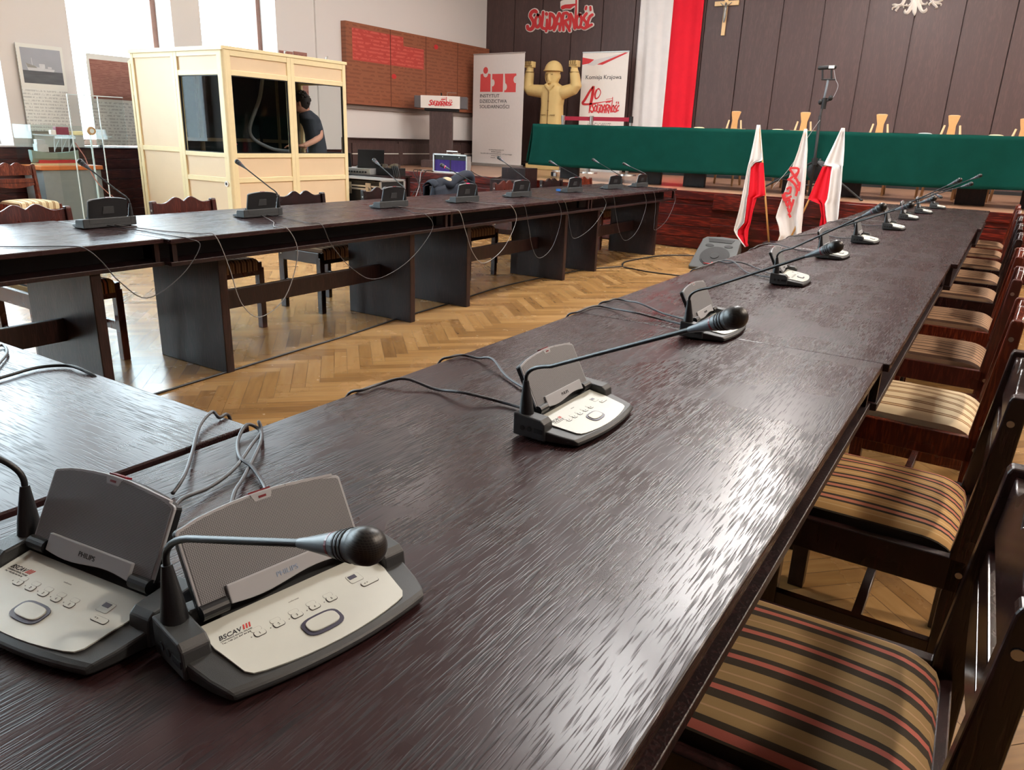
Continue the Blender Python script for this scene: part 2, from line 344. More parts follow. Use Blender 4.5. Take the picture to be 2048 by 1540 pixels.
def text(name, s, size, m, parent, o, ux, uy, align='LEFT', depth=.0004, shear=0, bold=0, width=None):
    cu = bpy.data.curves.new(name, 'FONT'); cu.body = s; cu.size = size; cu.align_x = align; cu.extrude = depth; cu.shear = shear; cu.offset = bold
    cu.resolution_u = 3
    t = bpy.data.objects.new(name, cu); C.objects.link(t)
    dg = bpy.context.evaluated_depsgraph_get(); me = bpy.data.meshes.new_from_object(t.evaluated_get(dg))
    bpy.data.objects.remove(t); me.name = name
    me.materials.clear(); me.materials.append(m)
    xs = [v.co.x for v in me.vertices]
    sx = 1 if not width else width/(max(xs)-min(xs))
    ux, uy = Vector(ux).normalized(), Vector(uy).normalized(); n = ux.cross(uy)
    mt = Matrix((ux, uy, n)).transposed().to_4x4(); mt.translation = Vector(o)
    me.transform(mt @ Matrix.Diagonal((sx, 1, 1, 1)))
    ob = bpy.data.objects.new(name, me); C.objects.link(ob); ob.parent = parent
    return ob
def smooth_path(P, n=6):
    P = [Vector(p) for p in P]; out = []
    for i in range(len(P)-1):
        p0, p1, p2, p3 = P[max(i-1, 0)], P[i], P[i+1], P[min(i+2, len(P)-1)]
        for k in range(n):
            t = k/n; out.append(.5*((2*p1)+(p2-p0)*t+(2*p0-5*p1+4*p2-p3)*t*t+(3*p1-p0-3*p2+p3)*t*t*t))
    out.append(P[-1]); return out
def remesh(o, vs, it=6, f=.6):
    md = o.modifiers.new('blend', 'REMESH'); md.mode = 'VOXEL'; md.voxel_size = vs; md.use_smooth_shade = True
    m2 = o.modifiers.new('smooth', 'SMOOTH'); m2.factor = f; m2.iterations = it
    return o

# ------------------------------------------------------------------ room shell
XL, XR, YB, YF, ZC, SZ, SY = -9.3, 3.6, 13.4, -3.2, 5.0, .70, 9.3
def herring(W, L, x0, x1, y0, y1):
    s = MB(); cols = []
    c45 = math.cos(R(45)); cx, cy = (x0+x1)/2, (y0+y1)/2; rad = max(x1-x0, y1-y0)
    N = int(rad/W)+4; K = int(rad/L)+4
    for m in range(-K, K+1):
        for n in range(-N, N+1):
            ox, oy = n*W+m*L, n*W-m*L
            for a, b, c, d in ((ox, oy, ox+L, oy+W), (ox, oy+W, ox+W, oy+W+L)):
                mx, my = (a+c)/2, (b+d)/2; wx, wy = cx+(mx-my)*c45, cy+(mx+my)*c45
                if not (x0-.1 < wx < x1+.1 and y0-.1 < wy < y1+.1): continue
                g = .0009; bi = len(s.v)
                for px, py in ((a+g, b+g), (c-g, b+g), (c-g, d-g), (a+g, d-g)):
                    s.v.append((min(max(cx+(px-py)*c45, x0), x1), min(max(cy+(px+py)*c45, y0), y1), 0))
                s.face((bi, bi+1, bi+2, bi+3), 0); cols.append((random.random(), 1. if (c-a) > (d-b) else 0.))
    return s, cols
s, cols = herring(.072, .432, XL, XR, YF, SY)
ub = len(s.v); s.v += [(XL-.3, YF-.3, -.004), (XR+.3, YF-.3, -.004), (XR+.3, YB+.3, -.004), (XL-.3, YB+.3, -.004)]; s.face((ub, ub+1, ub+2, ub+3), 1)
m = bpy.data.materials.new('oak_herringbone'); m.use_nodes = True; nt = m.node_tree; b = nt.nodes['Principled BSDF']; L = nt.links.new
at = nt.nodes.new('ShaderNodeAttribute'); at.attribute_name = 'plank'; sp = nt.nodes.new('ShaderNodeSeparateXYZ'); L(at.outputs['Vector'], sp.inputs[0])
tc = nt.nodes.new('ShaderNodeTexCoord')
ns = []
for ang in (45, -45):
    mp = nt.nodes.new('ShaderNodeMapping'); mp.vector_type = 'TEXTURE'; mp.inputs['Rotation'].default_value = (0, 0, R(ang)); mp.inputs['Scale'].default_value = (8, 1, 1); L(tc.outputs['Object'], mp.inputs[0])
    n = nt.nodes.new('ShaderNodeTexNoise'); n.inputs['Scale'].default_value = 34; n.inputs['Detail'].default_value = 4; L(mp.outputs[0], n.inputs['Vector']); ns.append(n.outputs['Fac'])
mxn = nt.nodes.new('ShaderNodeMix'); L(sp.outputs['Y'], mxn.inputs[0]); L(ns[1], mxn.inputs[2]); L(ns[0], mxn.inputs[3])
v = math_node(nt, 'ADD', math_node(nt, 'MULTIPLY', sp.outputs['X'], .55), math_node(nt, 'MULTIPLY', mxn.outputs[0], .55))
rp = nt.nodes.new('ShaderNodeValToRGB'); cr = rp.color_ramp; cr.elements[0].position = .15; cr.elements[0].color = srgb(118, 86, 52); cr.elements[1].position = .9; cr.elements[1].color = srgb(176, 138, 90)
e = cr.elements.new(.5); e.color = srgb(152, 114, 68)
L(v, rp.inputs[0]); L(rp.outputs[0], b.inputs['Base Color']); b.inputs['Roughness'].default_value = .26; b.inputs['Specular IOR Level'].default_value = .5
big = nt.nodes.new('ShaderNodeTexNoise'); big.inputs['Scale'].default_value = 4; big.inputs['Detail'].default_value = 5; L(tc.outputs['Object'], big.inputs['Vector'])
L(math_node(nt, 'ADD', math_node(nt, 'MULTIPLY', big.outputs['Fac'], .2), .16), b.inputs['Roughness'])
bp = nt.nodes.new('ShaderNodeBump'); bp.inputs['Strength'].default_value = .12; bp.inputs['Distance'].default_value = .002; L(mxn.outputs[0], bp.inputs['Height']); L(bp.outputs[0], b.inputs['Normal'])
fl = s.build('floor', [m, mat('floor_joint', srgb(80, 52, 30), .7, noise=.1)], fix=False)
a = fl.data.attributes.new('plank', 'FLOAT_VECTOR', 'FACE')
for i, (c, d) in enumerate(cols): a.data[i].vector = (c, d, 0)
struct(fl)

# stage: floor boards and plank riser
s = MB().box(XL, SY, SZ-.03, XR, YB, SZ); o = s.build('stage_floor', STAGEF); struct(o)
s = MB()
nb = 5; hb = (SZ-.03)/nb
for i in range(nb): s.box(XL, SY+.004*(i % 2), i*hb+.004, XR, SY+.05, (i+1)*hb-.003)
s.box(XL, SY+.02, 0, XR, SY+.08, SZ-.03)
s.box(XL, SY-.025, SZ-.10, XR, SY+.02, SZ-.0005)
o = s.build('stage_riser', RISER, bevel=.003); struct(o)
o = MB().box(-3.0, SY-.055, SZ-.2, -.7, SY-.026, SZ-.02).box(-3.0, SY-.05, .12, -.7, SY-.002, .32).build('stage_riser_trim', RISER, bevel=.004); struct(o)

# back wall with tall veneer panels
s = MB(); s.box(XL-.4, YB, 0, XR+.3, YB+.2, ZC)
edges = [-9.28, -8.62, -8.0, -7.37, -6.74, -6.11, -5.47, -4.83, -4.2, -3.57, -2.94, -2.3, -1.66, -1.02, -.39, .24, .87, 1.5, 2.13, 2.76, 3.4]
for i in range(len(edges)-1):
    s.box(edges[i]+.008, YB-.03, SZ+.1, edges[i+1]-.008, YB+.01, ZC-.02)
s.box(XL, YB-.015, SZ, XR, YB+.01, SZ+.09)
o = s.build('wall_back', PANEL, bevel=.003); struct(o)
o = MB().box(XL, YB-.04, SZ, XR, YB-.016, SZ+.05).build('baseboard_back', BLACKM); struct(o)
# side, front, ceiling
o = MB().box(XR, YF-.2, 0, XR+.2, YB+.2, ZC).build('wall_right', PANEL); struct(o)
o = MB().box(XL-.4, YF-.2, 0, XR+.2, YF, ZC).build('wall_front', PANEL); struct(o)
o = MB().box(XL-.4, YF-.2, ZC, XR+.2, YB+.2, ZC+.2).build('ceiling', CEILM); struct(o)
# left wall with window openings
WINS = [(-2.2, -.8), (-.3, 1.1), (1.55, 2.9), (3.0+.25, 4.35), (5.13, 6.45), (6.87, 8.12)]
WZ0, WZ1 = .98, 4.5
s = MB(); y = YF-.2
for a, b_ in WINS:
    s.box(XL-.45, y, 0, XL, a, ZC); s.box(XL-.45, a, 0, XL, b_, WZ0); s.box(XL-.45, a, WZ1, XL, b_, ZC); y = b_
s.box(XL-.45, y, 0, XL, 8.86, ZC); s.box(XL-.45, 8.86, 0, XL+.03, YB, ZC)
o = s.build('wall_left', WALLM); struct(o)
for i, (a, b_) in enumerate(WINS):
    w = thing('window_%d' % (i+1), '', ''); del w['label']; del w['category']; struct(w)
    X = XL-.36; f = MB(); t = .07
    f.box(X-.04, a, WZ0, X+.04, a+t, WZ1).box(X-.04, b_-t, WZ0, X+.04, b_, WZ1).box(X-.04, a, WZ0, X+.04, b_, WZ0+t).box(X-.04, a, WZ1-t, X+.04, b_, WZ1)
    f.box(X-.03, a, 3.3, X+.03, b_, 3.38)
    f.build('window_frame', WINFR, w, bevel=.004)
    MB().box(X-.003, a+t, WZ0+t, X+.003, b_-t, WZ1-t).build('window_pane', GLASS, w)
# wainscot: planks on the hall side, dark radiator casing along the stage
s = MB(); zz = 0
for i in range(8):
    s.box(XL, YF, i*.119+.003, XL+.03+.004*(i % 3), SY, (i+1)*.119-.002)
s.box(XL, YF, .952, XL+.045, SY, .965)
o = s.build('trim_1', WAINS, bevel=.003); struct(o)
s = MB()
s.box(XL+.03, SY+.01, SZ, XL+.06, YB-.05, SZ+.44)
s.box(XL+.06, SY+.01, SZ, XL+.09, SY+.16, SZ+.44)
s.box(XL+.06, SY+.2, SZ+.02, XL+.085, YB-.2, SZ+.19); s.box(XL+.06, SY+.2, SZ+.21, XL+.085, YB-.2, SZ+.37)
for yy in (10.65, 11.6, 12.5): s.box(XL+.06, yy, SZ, XL+.095, yy+.1, SZ+.40)
s.box(XL+.061, SY+.2, SZ+.193, XL+.083, YB-.2, SZ+.207, mi=1)
s.box(XL+.03, SY+.01, SZ+.44, XL+.12, YB-.05, SZ+.455)
o = s.build('trim_2', [LECTW, WHITEP], bevel=.002); struct(o)

# ------------------------------------------------------------------ conference tables
TZ = .75
def table(name, label, x0, x1, y0, y1, top, group, along='Y', loc=(0, 0, 0), rot=0, legs=None, inset=.08, legx=None):
    cx, cy = (x0+x1)/2, (y0+y1)/2
    t = thing(name, label, 'table', (cx, cy, 0), rot, group)
    hx, hy = (x1-x0)/2, (y1-y0)/2
    g = .0015
    MB().box(-hx, -hy+g, TZ-.022, hx, hy-g, TZ).build('tabletop', top, t, bevel=.003)
    if along == 'Y':
        s = MB().box(-hx+.012, -hy+g, TZ-.13, hx-.012, hy-g, TZ-.11)
        s.build('lower_shelf', TLEG, t, bevel=.002)
        s = MB()
        for sx in (-1, 1):
            s.box(sx*(hx-.16)-.012, -hy+.02, TZ-.11, sx*(hx-.16)+.012, hy-.02, TZ-.022)
        s.build('recessed_apron', BLACKM, t)
        for sy in (-1, 1):
            for sx in (-1, 1):
                MB().box(sx*(hx-.03)-.012, sy*(hy-.03)-.012, TZ-.11, sx*(hx-.03)+.012, sy*(hy-.03)+.012, TZ-.022).build('spacer_block', TLEG, t)
        lx0, lx1 = legx if legx else (-hx+.15, hx-.15)
        ys = legs if legs else (-hy+.33, hy-.33)
        for ly in ys: MB().box(lx0, ly-.025, 0, lx1, ly+.025, TZ-.13).build('leg_panel', TLEG, t, bevel=.004)
        mx = (lx0+lx1)/2
        MB().box(mx-.015, ys[0]+.025, .27, mx+.015, ys[-1]-.025, .38).build('stretcher', TLEG, t, bevel=.003)
    else:
        MB().box(-hx+g, -hy+.012, TZ-.13, hx-g, hy-.012, TZ-.11).build('lower_shelf', TLEG, t, bevel=.002)
        MB().box(-hx+.02, hy-.18, TZ-.11, hx-.02, hy-.15, TZ-.022).box(-hx+.02, -hy+.15, TZ-.11, hx-.02, -hy+.18, TZ-.022).build('recessed_apron', BLACKM, t)
        for lx in (-hx+.4, hx-.4): MB().box(lx-.025, -hy+.15, 0, lx+.025, hy-.15, TZ-.13).build('leg_panel', TLEG, t, bevel=.004)
        MB().box(-hx+.42, -.015, .27, hx-.42, .015, .38).build('stretcher', TLEG, t, bevel=.003)
    return t
GR = 'dark conference tables in the right row'; GL = 'dark conference tables in the left row'
RT = [(-1.055, -.18, -.12, 2.06, 'dark oak conference table nearest the camera with coarse grain and a bright glare'),
      (-1.06, -.165, 2.06, 4.24, 'dark scratched conference table in the right row, second from the camera'),
      (-1.05, -.135, 4.24, 6.42, 'dark conference table in the right row, third from the camera, behind the scratched one'),
      (-1.035, -.11, 6.42, 8.6, 'dark conference table at the far end of the right row, mirroring the green cloth')]
for x0, x1, y0, y1, lb in RT: table('conference_table', lb, x0, x1, y0, y1, TABLE, GR)
LT = [(-4.28, -3.31, -.04, 2.14, 'dark conference table at the left edge of the photo behind the corner table'),
      (-4.25, -3.262, 2.14, 4.32, 'dark conference table of the left row carrying the unit in front of the cream booth'),
      (-4.25, -3.262, 4.32, 6.50, 'dark conference table in the middle of the left row beside the draped jacket'),
      (-4.25, -3.262, 6.50, 8.68, 'dark conference table at the far end of the left row nearest the stage')]
for x0, x1, y0, y1, lb in LT: table('conference_table', lb, x0, x1, y0, y1, TABLE, GL, legx=((-3.92-(x0+x1)/2), (-3.34-(x0+x1)/2)))
table('conference_table', 'dark corner table crossing at lower left with a bluish window sheen', -3.28, -1.075, -.12, .825, TABLEX, 'corner table closing the table horseshoe', along='X')

# ------------------------------------------------------------------ discussion units
def zpl(y): return .0165+(y+.062)/.125*.019
def unit_parts(root, near=True, lit=False, tilt=28):
    b = MB()
    # sloped base, bowed at the front
    st = [(.055, .135, .034), (.02, .135, zpl(.02)-.001), (-.01, .1335, zpl(-.01)-.001), (-.04, .1275, zpl(-.04)-.001), (-.060, .121, zpl(-.06)-.001), (-.067, .117, zpl(-.067)-.004)]
    n = 12; rings = []
    for lvl, zz_ in (('b', 0), ('m', .5), ('t', 1)):
        pass
    def pt(i, sx, top):
        y, hw, z = st[i]; bow = .014*(1-sx*sx)*(max(0, .02-y)/.087)
        return (sx*hw*(1 if top else .985), y-bow*(1 if top else .9), z if top else .004)
    bi = len(b.v)
    for top in (0, 1):
        for i in range(len(st)):
            for k in range(n+1): b.v.append(pt(i, -1+2*k/n, top))
    S = n+1; T = len(st)*S
    for i in range(len(st)-1):
        for k in range(n):
            b.face((bi+T+i*S+k, bi+T+i*S+k+1, bi+T+(i+1)*S+k+1, bi+T+(i+1)*S+k)); b.face((bi+i*S+k, bi+(i+1)*S+k, bi+(i+1)*S+k+1, bi+i*S+k+1))
        for k in (0, n): b.face((bi+i*S+k, bi+T+i*S+k, bi+T+(i+1)*S+k, bi+(i+1)*S+k))
    for i in (0, len(st)-1):
        for k in range(n): b.face((bi+i*S+k, bi+i*S+k+1, bi+T+i*S+k+1, bi+T+i*S+k))
    bmd = b.build('unit_base', PLAST, root, bevel=.003)
    MB().box(-.112, -.055, 0, .112, .045, .0045).build('rubber_pad', BLACKM, bmd)
    for sx in (-1, 1):
        s = MB(); xs = sorted((sx*.1065, sx*.1365))
        poly = [(.056, .005), (.056, .047), (.0, .043), (-.008, .0365), (-.010, .02), (-.010, .005)]
        s.prism(poly, (xs[0], 0, 0), (0, 1, 0), (0, 0, 1), xs[1]-xs[0]).build('side_block', PLAST, root, bevel=.0025)
    MB().box(-.107, .036, .02, .107, .0555, .0465).build('rear_bar', PLAST, root, bevel=.0025)
    # side sockets
    s = MB()
    for k, yy in enumerate((.036, .022)): s.cyl((-.1362, yy, .022), (-.1375, yy, .022), .0045, seg=12)
    s.box(-.1375, -.006, .018, -.136, .012, .026)
    s.build('headphone_sockets', BLACKM, root)
    # ivory face plate
    sl = math.atan2(.019, .125); ux = Vector((1, 0, 0)); uy = Vector((0, math.cos(sl), math.sin(sl)))
    o = Vector((0, 0, zpl(0)+.0006))
    outline = [(-.1045, .026), (-.1045, -.010), (-.103, -.016), (-.0965, -.053), (-.091, -.060)] + [(x/1000, -.061-.0115*(1-(x/91)**2)) for x in range(-80, 81, 20)] + [(.091, -.060), (.0965, -.053), (.103, -.016), (.1045, -.010), (.1045, .026)]
    pl = MB().prism(outline, o, ux, uy, .0016).build('face_plate', PLATE, root)
    o2 = o+Vector((0, 0, .0017))
    def P(x, y): return o2+ux*x+uy*y
    def rr(cx, cy, w, h, r=.35, n=4):
        out = []
        rad = min(w, h)*r
        for qx, qy, a0 in ((1, 1, 0), (-1, 1, 90), (-1, -1, 180), (1, -1, 270)):
            for k in range(n+1):
                a = R(a0+90*k/n); out.append((cx+qx*(w/2-rad)+rad*math.cos(a), cy+qy*(h/2-rad)+rad*math.sin(a)))
        return out
    def btn(name, cx, cy, w, h, rim, rw=.0007):
        g = MB().prism(rr(cx, cy, w+2*rw, h+2*rw), o2, ux, uy, .0004).build(name, rim, pl)
        g2 = MB().prism(rr(cx, cy, w, h), o2, ux, uy, .0009).build('button_cap', PLATE, g)
        return g
    if near:
        for k in range(5):
            cx = -.060+k*.0215
            MB().prism(rr(cx-.0005, -.0105, .0112, .0062), o2, ux, uy, .0002).build('key_outline', INKG, pl)
            MB().prism(rr(cx-.0005, -.0105, .0106, .0056), o2, ux, uy, .0003).build('key_field', PLATE, pl)
            btn('voting_button', cx, -.0175, .0115, .0072, INKB, .0005)
            MB().prism(rr(cx-.0095, -.0175, .0014, .0014, .5), o2, ux, uy, .0003).build('key_mark', INKG, pl)
            text('button_numeral', str(k+1), .0042, INKG, pl, P(cx-.0012, -.0190)+Vector((0, 0, .001)), ux, uy)
    barrel = [(-.017, -.006), (-.0135, .0095), (0, .0125), (.0135, .0095), (.017, -.006), (.0135, -.0105), (0, -.0125), (-.0135, -.0105)]
    def blob(cx, cy, w, h, n=24, p=3.2):
        return [(cx+w/2*math.copysign(abs(math.cos(a))**(2/p), math.cos(a)), cy+h/2*math.copysign(abs(math.sin(a))**(2/p), math.sin(a))) for a in [2*math.pi*k/n for k in range(n)]]
    g = MB().prism(blob(-.002, -.0425, .045, .027), o2, ux, uy, .0012).build('talk_button_ring', RINGM, pl)
    MB().prism(blob(-.002, -.042, .037, .0195), o2, ux, uy, .0026).build('talk_button', PLATE, g, bevel=.0008)
    if near:
        text('speaker_symbol', '◂', .006, INKG, g, P(-.004, -.0435)+Vector((0, 0, .0012)), ux, uy)
        MB().prism(rr(.066, -.004, .017, .0145, .15), o2, ux, uy, .0002).build('display_border', INKG, pl)
        MB().prism(rr(.066, -.004, .0162, .0137, .15), o2, ux, uy, .0004).build('display_field', PLATE, pl)
    MB().prism(rr(.0645, -.0015, .010, .006, .05), o2, ux, uy, .0006).build('display', RINGM, pl)
    btn('volume_button', .076, -.0195, .0215, .0068, INKB, .0005)
    if near:
        text('volume_arrows', '◂ ▸', .006, INKG, pl, P(.068, -.0212)+Vector((0, 0, .001)), ux, uy)
        text('sticker_logo', 'BSCAV', .0082, INKB, pl, P(-.0965, -.0035), ux, uy, shear=.35, depth=.0002, bold=.0001, width=.026)
        s = MB()
        for k in range(3): x = -.0705+k*.0032; s.prism([(x, -.0033), (x+.0018, -.0033), (x+.0043, .0032), (x+.0025, .0032)], o2, ux, uy, .0002)
        s.build('sticker_stripes', INKR, pl)
        text('sticker_line', 'CONFERENCE RENTAL, POLAND', .0028, INKB, pl, P(-.0965, -.0068), ux, uy, shear=.2, depth=.0001, width=.034)
        text('sticker_line', 'Tel.: +48 (22) 847 84 84', .0026, INKB, pl, P(-.0965, -.0100), ux, uy, shear=.2, depth=.0001, width=.030)
        text('plate_caption', 'conference', .0028, INKG, pl, P(-.014, .004), ux, uy, depth=.0001)
    # loudspeaker lid
    th = R(tilt); hu = Vector((0, math.sin(th), math.cos(th))); nf = Vector((0, -math.cos(th), math.sin(th))); hx = Vector((1, 0, 0))
    ho = Vector((0, .029, .048))
    def lid(w, h0, h1, y0=0, rc=.007, n=10):
        out = [(-w, y0), (w, y0)]
        for k in range(4): a = R(90*k/3); out.append((w-rc+rc*math.cos(a), h0-rc*.6+rc*.7*math.sin(a)))
        for k in range(1, n): x = (w-rc)*(1-2*k/n); out.append((x, h0+(h1-h0)*(1-(x/w)**2)+.0008))
        for k in range(4): a = R(90+90*k/3); out.append((-w+rc+rc*math.cos(a), h0-rc*.6+rc*.7*math.sin(a)))
        return out
    ol = lid(.099, .0845, .095)
    back = MB().prism(ol, ho-nf*.012, hx, hu, .009).build('loudspeaker_lid', BLACKM if 0 else PLASTD, root, bevel=.0015)
    MB().prism([(x, t_) for x, t_ in ol], ho-nf*.0032, hx, hu, .0034).build('lid_bezel', SILV, back, bevel=.0008)
    # grille in its own local frame so that its weave lies in the lid plane
    gm = Matrix((hx, -nf, hu)).transposed().to_4x4(); gm.translation = ho+nf*.0003
    gp = lid(.0958, .082, .092, y0=.001, rc=.006)
    gr = MB().prism(gp, (0, 0, 0), (1, 0, 0), (0, 0, 1), .0006).build('lid_grille', GRILLE, back); gr.matrix_local = gm
    notch = [(-.013, .0945), (-.0095, .086), (.0095, .086), (.013, .0945)]
    MB().prism(notch, ho+nf*.0004, hx, hu, .0009).build('indicator_bezel', SILV, back)
    MB().prism([(-.0045, .0885), (.0045, .0885), (.0045, .091), (-.0045, .091)], ho+nf*.0006, hx, hu, .0012).build('indicator_lens', LEDON if lit else LEDR, back)
    MB().prism([(-.014, .0935), (.014, .0935), (.013, .0975), (-.013, .0975)], ho-nf*.011, hx, hu, .009).build('indicator_window', LEDON if lit else LEDR, back)
    MB().prism([(.03, .0915), (.09, .0855), (.09, .0885), (.03, .0945)], ho-nf*.004, hx, hu, .005).build('lid_ledge', SILV, back)
    if not near:
        MB().prism([(-.03, .02), (.03, .02), (.026, .055), (-.026, .055)], ho-nf*.0145, hx, hu, .0028).build('lid_handle', PLAST, back, bevel=.001)
    cv = [(-.068, .0)]+[(-.068+.136*k/12, -.006-.003*math.sin(k/12*2*math.pi)) for k in range(13)]+[(.068, .0), (.068, .014), (-.068, .014)]
    tr = MB().prism(cv, ho+nf*.0006, hx, hu, .0045).build('hinge_trim', SILV, back, bevel=.0012)
    if near:
        text('maker_lettering', 'PHILIPS', .0078, INKBL if root.get('blue') else INKB, tr, ho+nf*.0053+hx*-.014+hu*.001, hx, hu, depth=.0002, width=.026)
    for sx in (-1, 1): MB().cyl((sx*.071, .027, .045), (sx*.099, .027, .045), .008, seg=14).build('hinge_barrel', PLASTD, root)
    if 'blue' in root: del root['blue']
def gooseneck(root, head, sag=.05, seg=10, mat_head=MESHB, lit=False, short=False):
    """head: local position of the centre of the microphone ball"""
    b0 = Vector((-.1205, .038, .043)); hd = Vector(head)
    top = b0+Vector((0, .004, .062)); 
    d = (hd-top); k1 = top+Vector((0, .004, .026)); k2 = top+Vector((d.x*.16, d.y*.16, min(.045, max(.026, d.z*.5)) if not short else .03))
    path = []
    for i in range(11):
        t = i/10; path.append((1-t)**2*top+2*t*(1-t)*k1+t*t*k2)
    dr = (hd-k2).normalized(); neck = hd-dr*.070
    path += [k2.lerp(neck, t) for t in (.25, .5, .75, 1)]
    g = MB().tube([b0, b0+Vector((0, .001, .02)), top], [.0135, .0115, .0052], 14).tube(path, .0036, seg).build('gooseneck', PLASTD, root, smooth=True, auto=50)
    MB().tube([neck-dr*.012, neck, neck+dr*.035, neck+dr*.052, neck+dr*.058], [.0042, .0055, .0105, .0128, .0132], 18).build('microphone_body', PLASTM, g, smooth=True, auto=50)
    MB().tube([neck+dr*.030, neck+dr*.033], [.0099, .0104], 18).build('indicator_ring', LEDON if lit else LEDR, g)
    s = MB(); q = []
    rs = []
    for i in range(9):
        a = R(90*i/8); q.append(hd+dr*(.015*math.sin(a)-.002)); rs.append(max(.0146*math.cos(a), .001))
    s.tube([neck+dr*.057, neck+dr*.059]+q, [.0125, .0142]+rs, 20)
    s.build('microphone_mesh', mat_head, g, smooth=True, auto=60)
    s = MB()
    for k in range(3):
        p = neck+dr*(.040+.005*k); s.tube([p, p+dr*.002], [.0116+.0008*k, .0119+.0008*k], 18)
    s.build('sound_slots', BLACKM, g)
def unit(label, x, y, rot, head_w, near, group, lit=False, blue=False, short=False):
    t = thing('discussion_unit', label, 'conference microphone', (x, y, TZ), R(rot), group)
    if blue: t['blue'] = 1
    return t
def local_head(t, hw):
    a = t.rotation_euler.z; d = Vector(hw)-t.location
    d = d/t.scale.x; return (d.x*math.cos(a)+d.y*math.sin(a), -d.x*math.sin(a)+d.y*math.cos(a), d.z)
GU = 'microphone units along the right table row'; GUL = 'microphone units along the left table row'
def along(p, y): return tuple(onY(p[0], p[1], y))
right_units = [
 # label, x, y, rot, head(world)
 ('black-based microphone unit in front, its big mic ball right before the grey lid', -.559, .478, 79.9, tuple(CAMP+ray(738, 1092)*.545), 'near_blue'),
 ('microphone unit at lower left corner with neck bending out of frame', -.781, .346, 6.8, (-1.10, .19, 1.00), 'near'),
 ('third microphone unit from the camera with a long neck reaching right', -.611, 1.209, 90, tuple(CAMP+ray(1475, 634)*.93), 'near'),
 ('microphone unit at the seam of the two nearest tables', -.641, 2.105, 92, tuple(onZ(1675, 492, 1.056)), 'near'),
 ('microphone unit on the scratched table, its lid seen almost edge on', -.671, 3.14, 95, along((1765, 414), 2.75), 'near'),
 ('microphone unit behind the edge-on one, second on the scratched table', -.681, 4.05, 91, along((1822, 410), 3.6), 'far'),
 ('microphone unit sixth from the front in the right row', -.652, 4.86, 91, along((1868, 397), 4.5), 'far'),
 ('microphone unit before the seam of the far table of the right row', -.622, 5.86, 91, along((1920, 360), 5.5), 'far'),
 ('microphone unit just past the far seam of the right row', -.632, 6.85, 91, along((1943, 367.5), 6.4), 'far'),
 ('last but one microphone unit before the stage in the right row', -.60, 7.65, 91, along((1961, 351), 7.3), 'far'),
 ('microphone unit nearest the stage on the right row', -.55, 8.44, 91, (-.52, 8.30, .86), 'short')]
protoN = protoF = protoB = None
RU = []
for lb, x, y, rot, hw, kind in right_units:
    t = unit(lb, x, y, rot, hw, True, GU, blue=(kind == 'near_blue')); RU.append(t)
    if kind == 'near_blue': unit_parts(t, True)
    elif kind == 'near':
        if protoN is None: unit_parts(t, True); protoN = list(t.children)
        else:
            for c in protoN: dup(c, t)
    else:
        if protoF is None: unit_parts(t, False, tilt=20); protoF = list(t.children)
        else:
            for c in protoF: dup(c, t)
    gooseneck(t, local_head(t, hw), short=(kind == 'short'))
left_units = [
 ('microphone unit on the left row nearest the camera, seen from behind before the ship model', -3.89, 2.19, -87, tuple(onX(160, 323, -4.15)), 0),
 ('microphone unit seen from behind in front of the cream booth', -3.80, 3.09, -90, tuple(onX(474, 323, -4.1)), 0),
 ('microphone unit seen from behind below the black road case', -3.71, 4.17, -92, tuple(onX(748, 320, -4.05)), 0),
 ('microphone unit with glowing red ring and lamp beside the jacket', -3.66, 4.99, -94, tuple(onX(883, 330, -3.95)), 1),
 ('microphone unit seen from behind below the tall grey banner', -3.70, 5.87, -97, tuple(onX(997, 315, -4.0)), 0),
 ('microphone unit with a blue tab on its side', -3.71, 6.89, -94, tuple(onX(1100, 323, -4.0)), 0),
 ('last but one microphone unit of the left row, lid seen slanted', -3.70, 7.82, -100, tuple(onX(1186, 319, -4.0)), 0),
 ('microphone unit nearest the stage on the left row', -3.68, 8.50, -94, tuple(onX(1247, 327, -3.9)), 0)]
LU = []
for lb, x, y, rot, hw, lit in left_units:
    t = unit(lb, x, y, rot, hw, True, GUL); LU.append(t); t.scale = (1.06, 1.06, 1.06)
    if lit: unit_parts(t, False, lit=True, tilt=12)
    elif protoB is None: unit_parts(t, False, tilt=12); protoB = list(t.children)
    else:
        for c in protoB: dup(c, t)
    gooseneck(t, local_head(t, hw), lit=bool(lit))
MB().box(.12, -.075, .012, .131, -.03, .03).build('blue_tab', BLUEP, LU[5])

# cables of the units
def cable(pts, label, r=.0022, m=CABLE, name='microphone_cable', group='microphone cables', n=6, seg=6):
    o = MB().tube(smooth_path(pts, n), r, seg).build(name, m, smooth=True)
    return tag(o, label, 'cable', group)
xe = -3.262
def rearL(t, k): a = t.rotation_euler.z; return Vector((t.location.x-math.sin(a)*.06+math.cos(a)*k, t.location.y+math.cos(a)*.06+math.sin(a)*k, TZ+.012))
names_l = ['before the ship model', 'in front of the booth', 'below the road case', 'beside the jacket', 'below the tall banner', 'with the blue tab', 'with the slanted lid', 'nearest the stage']
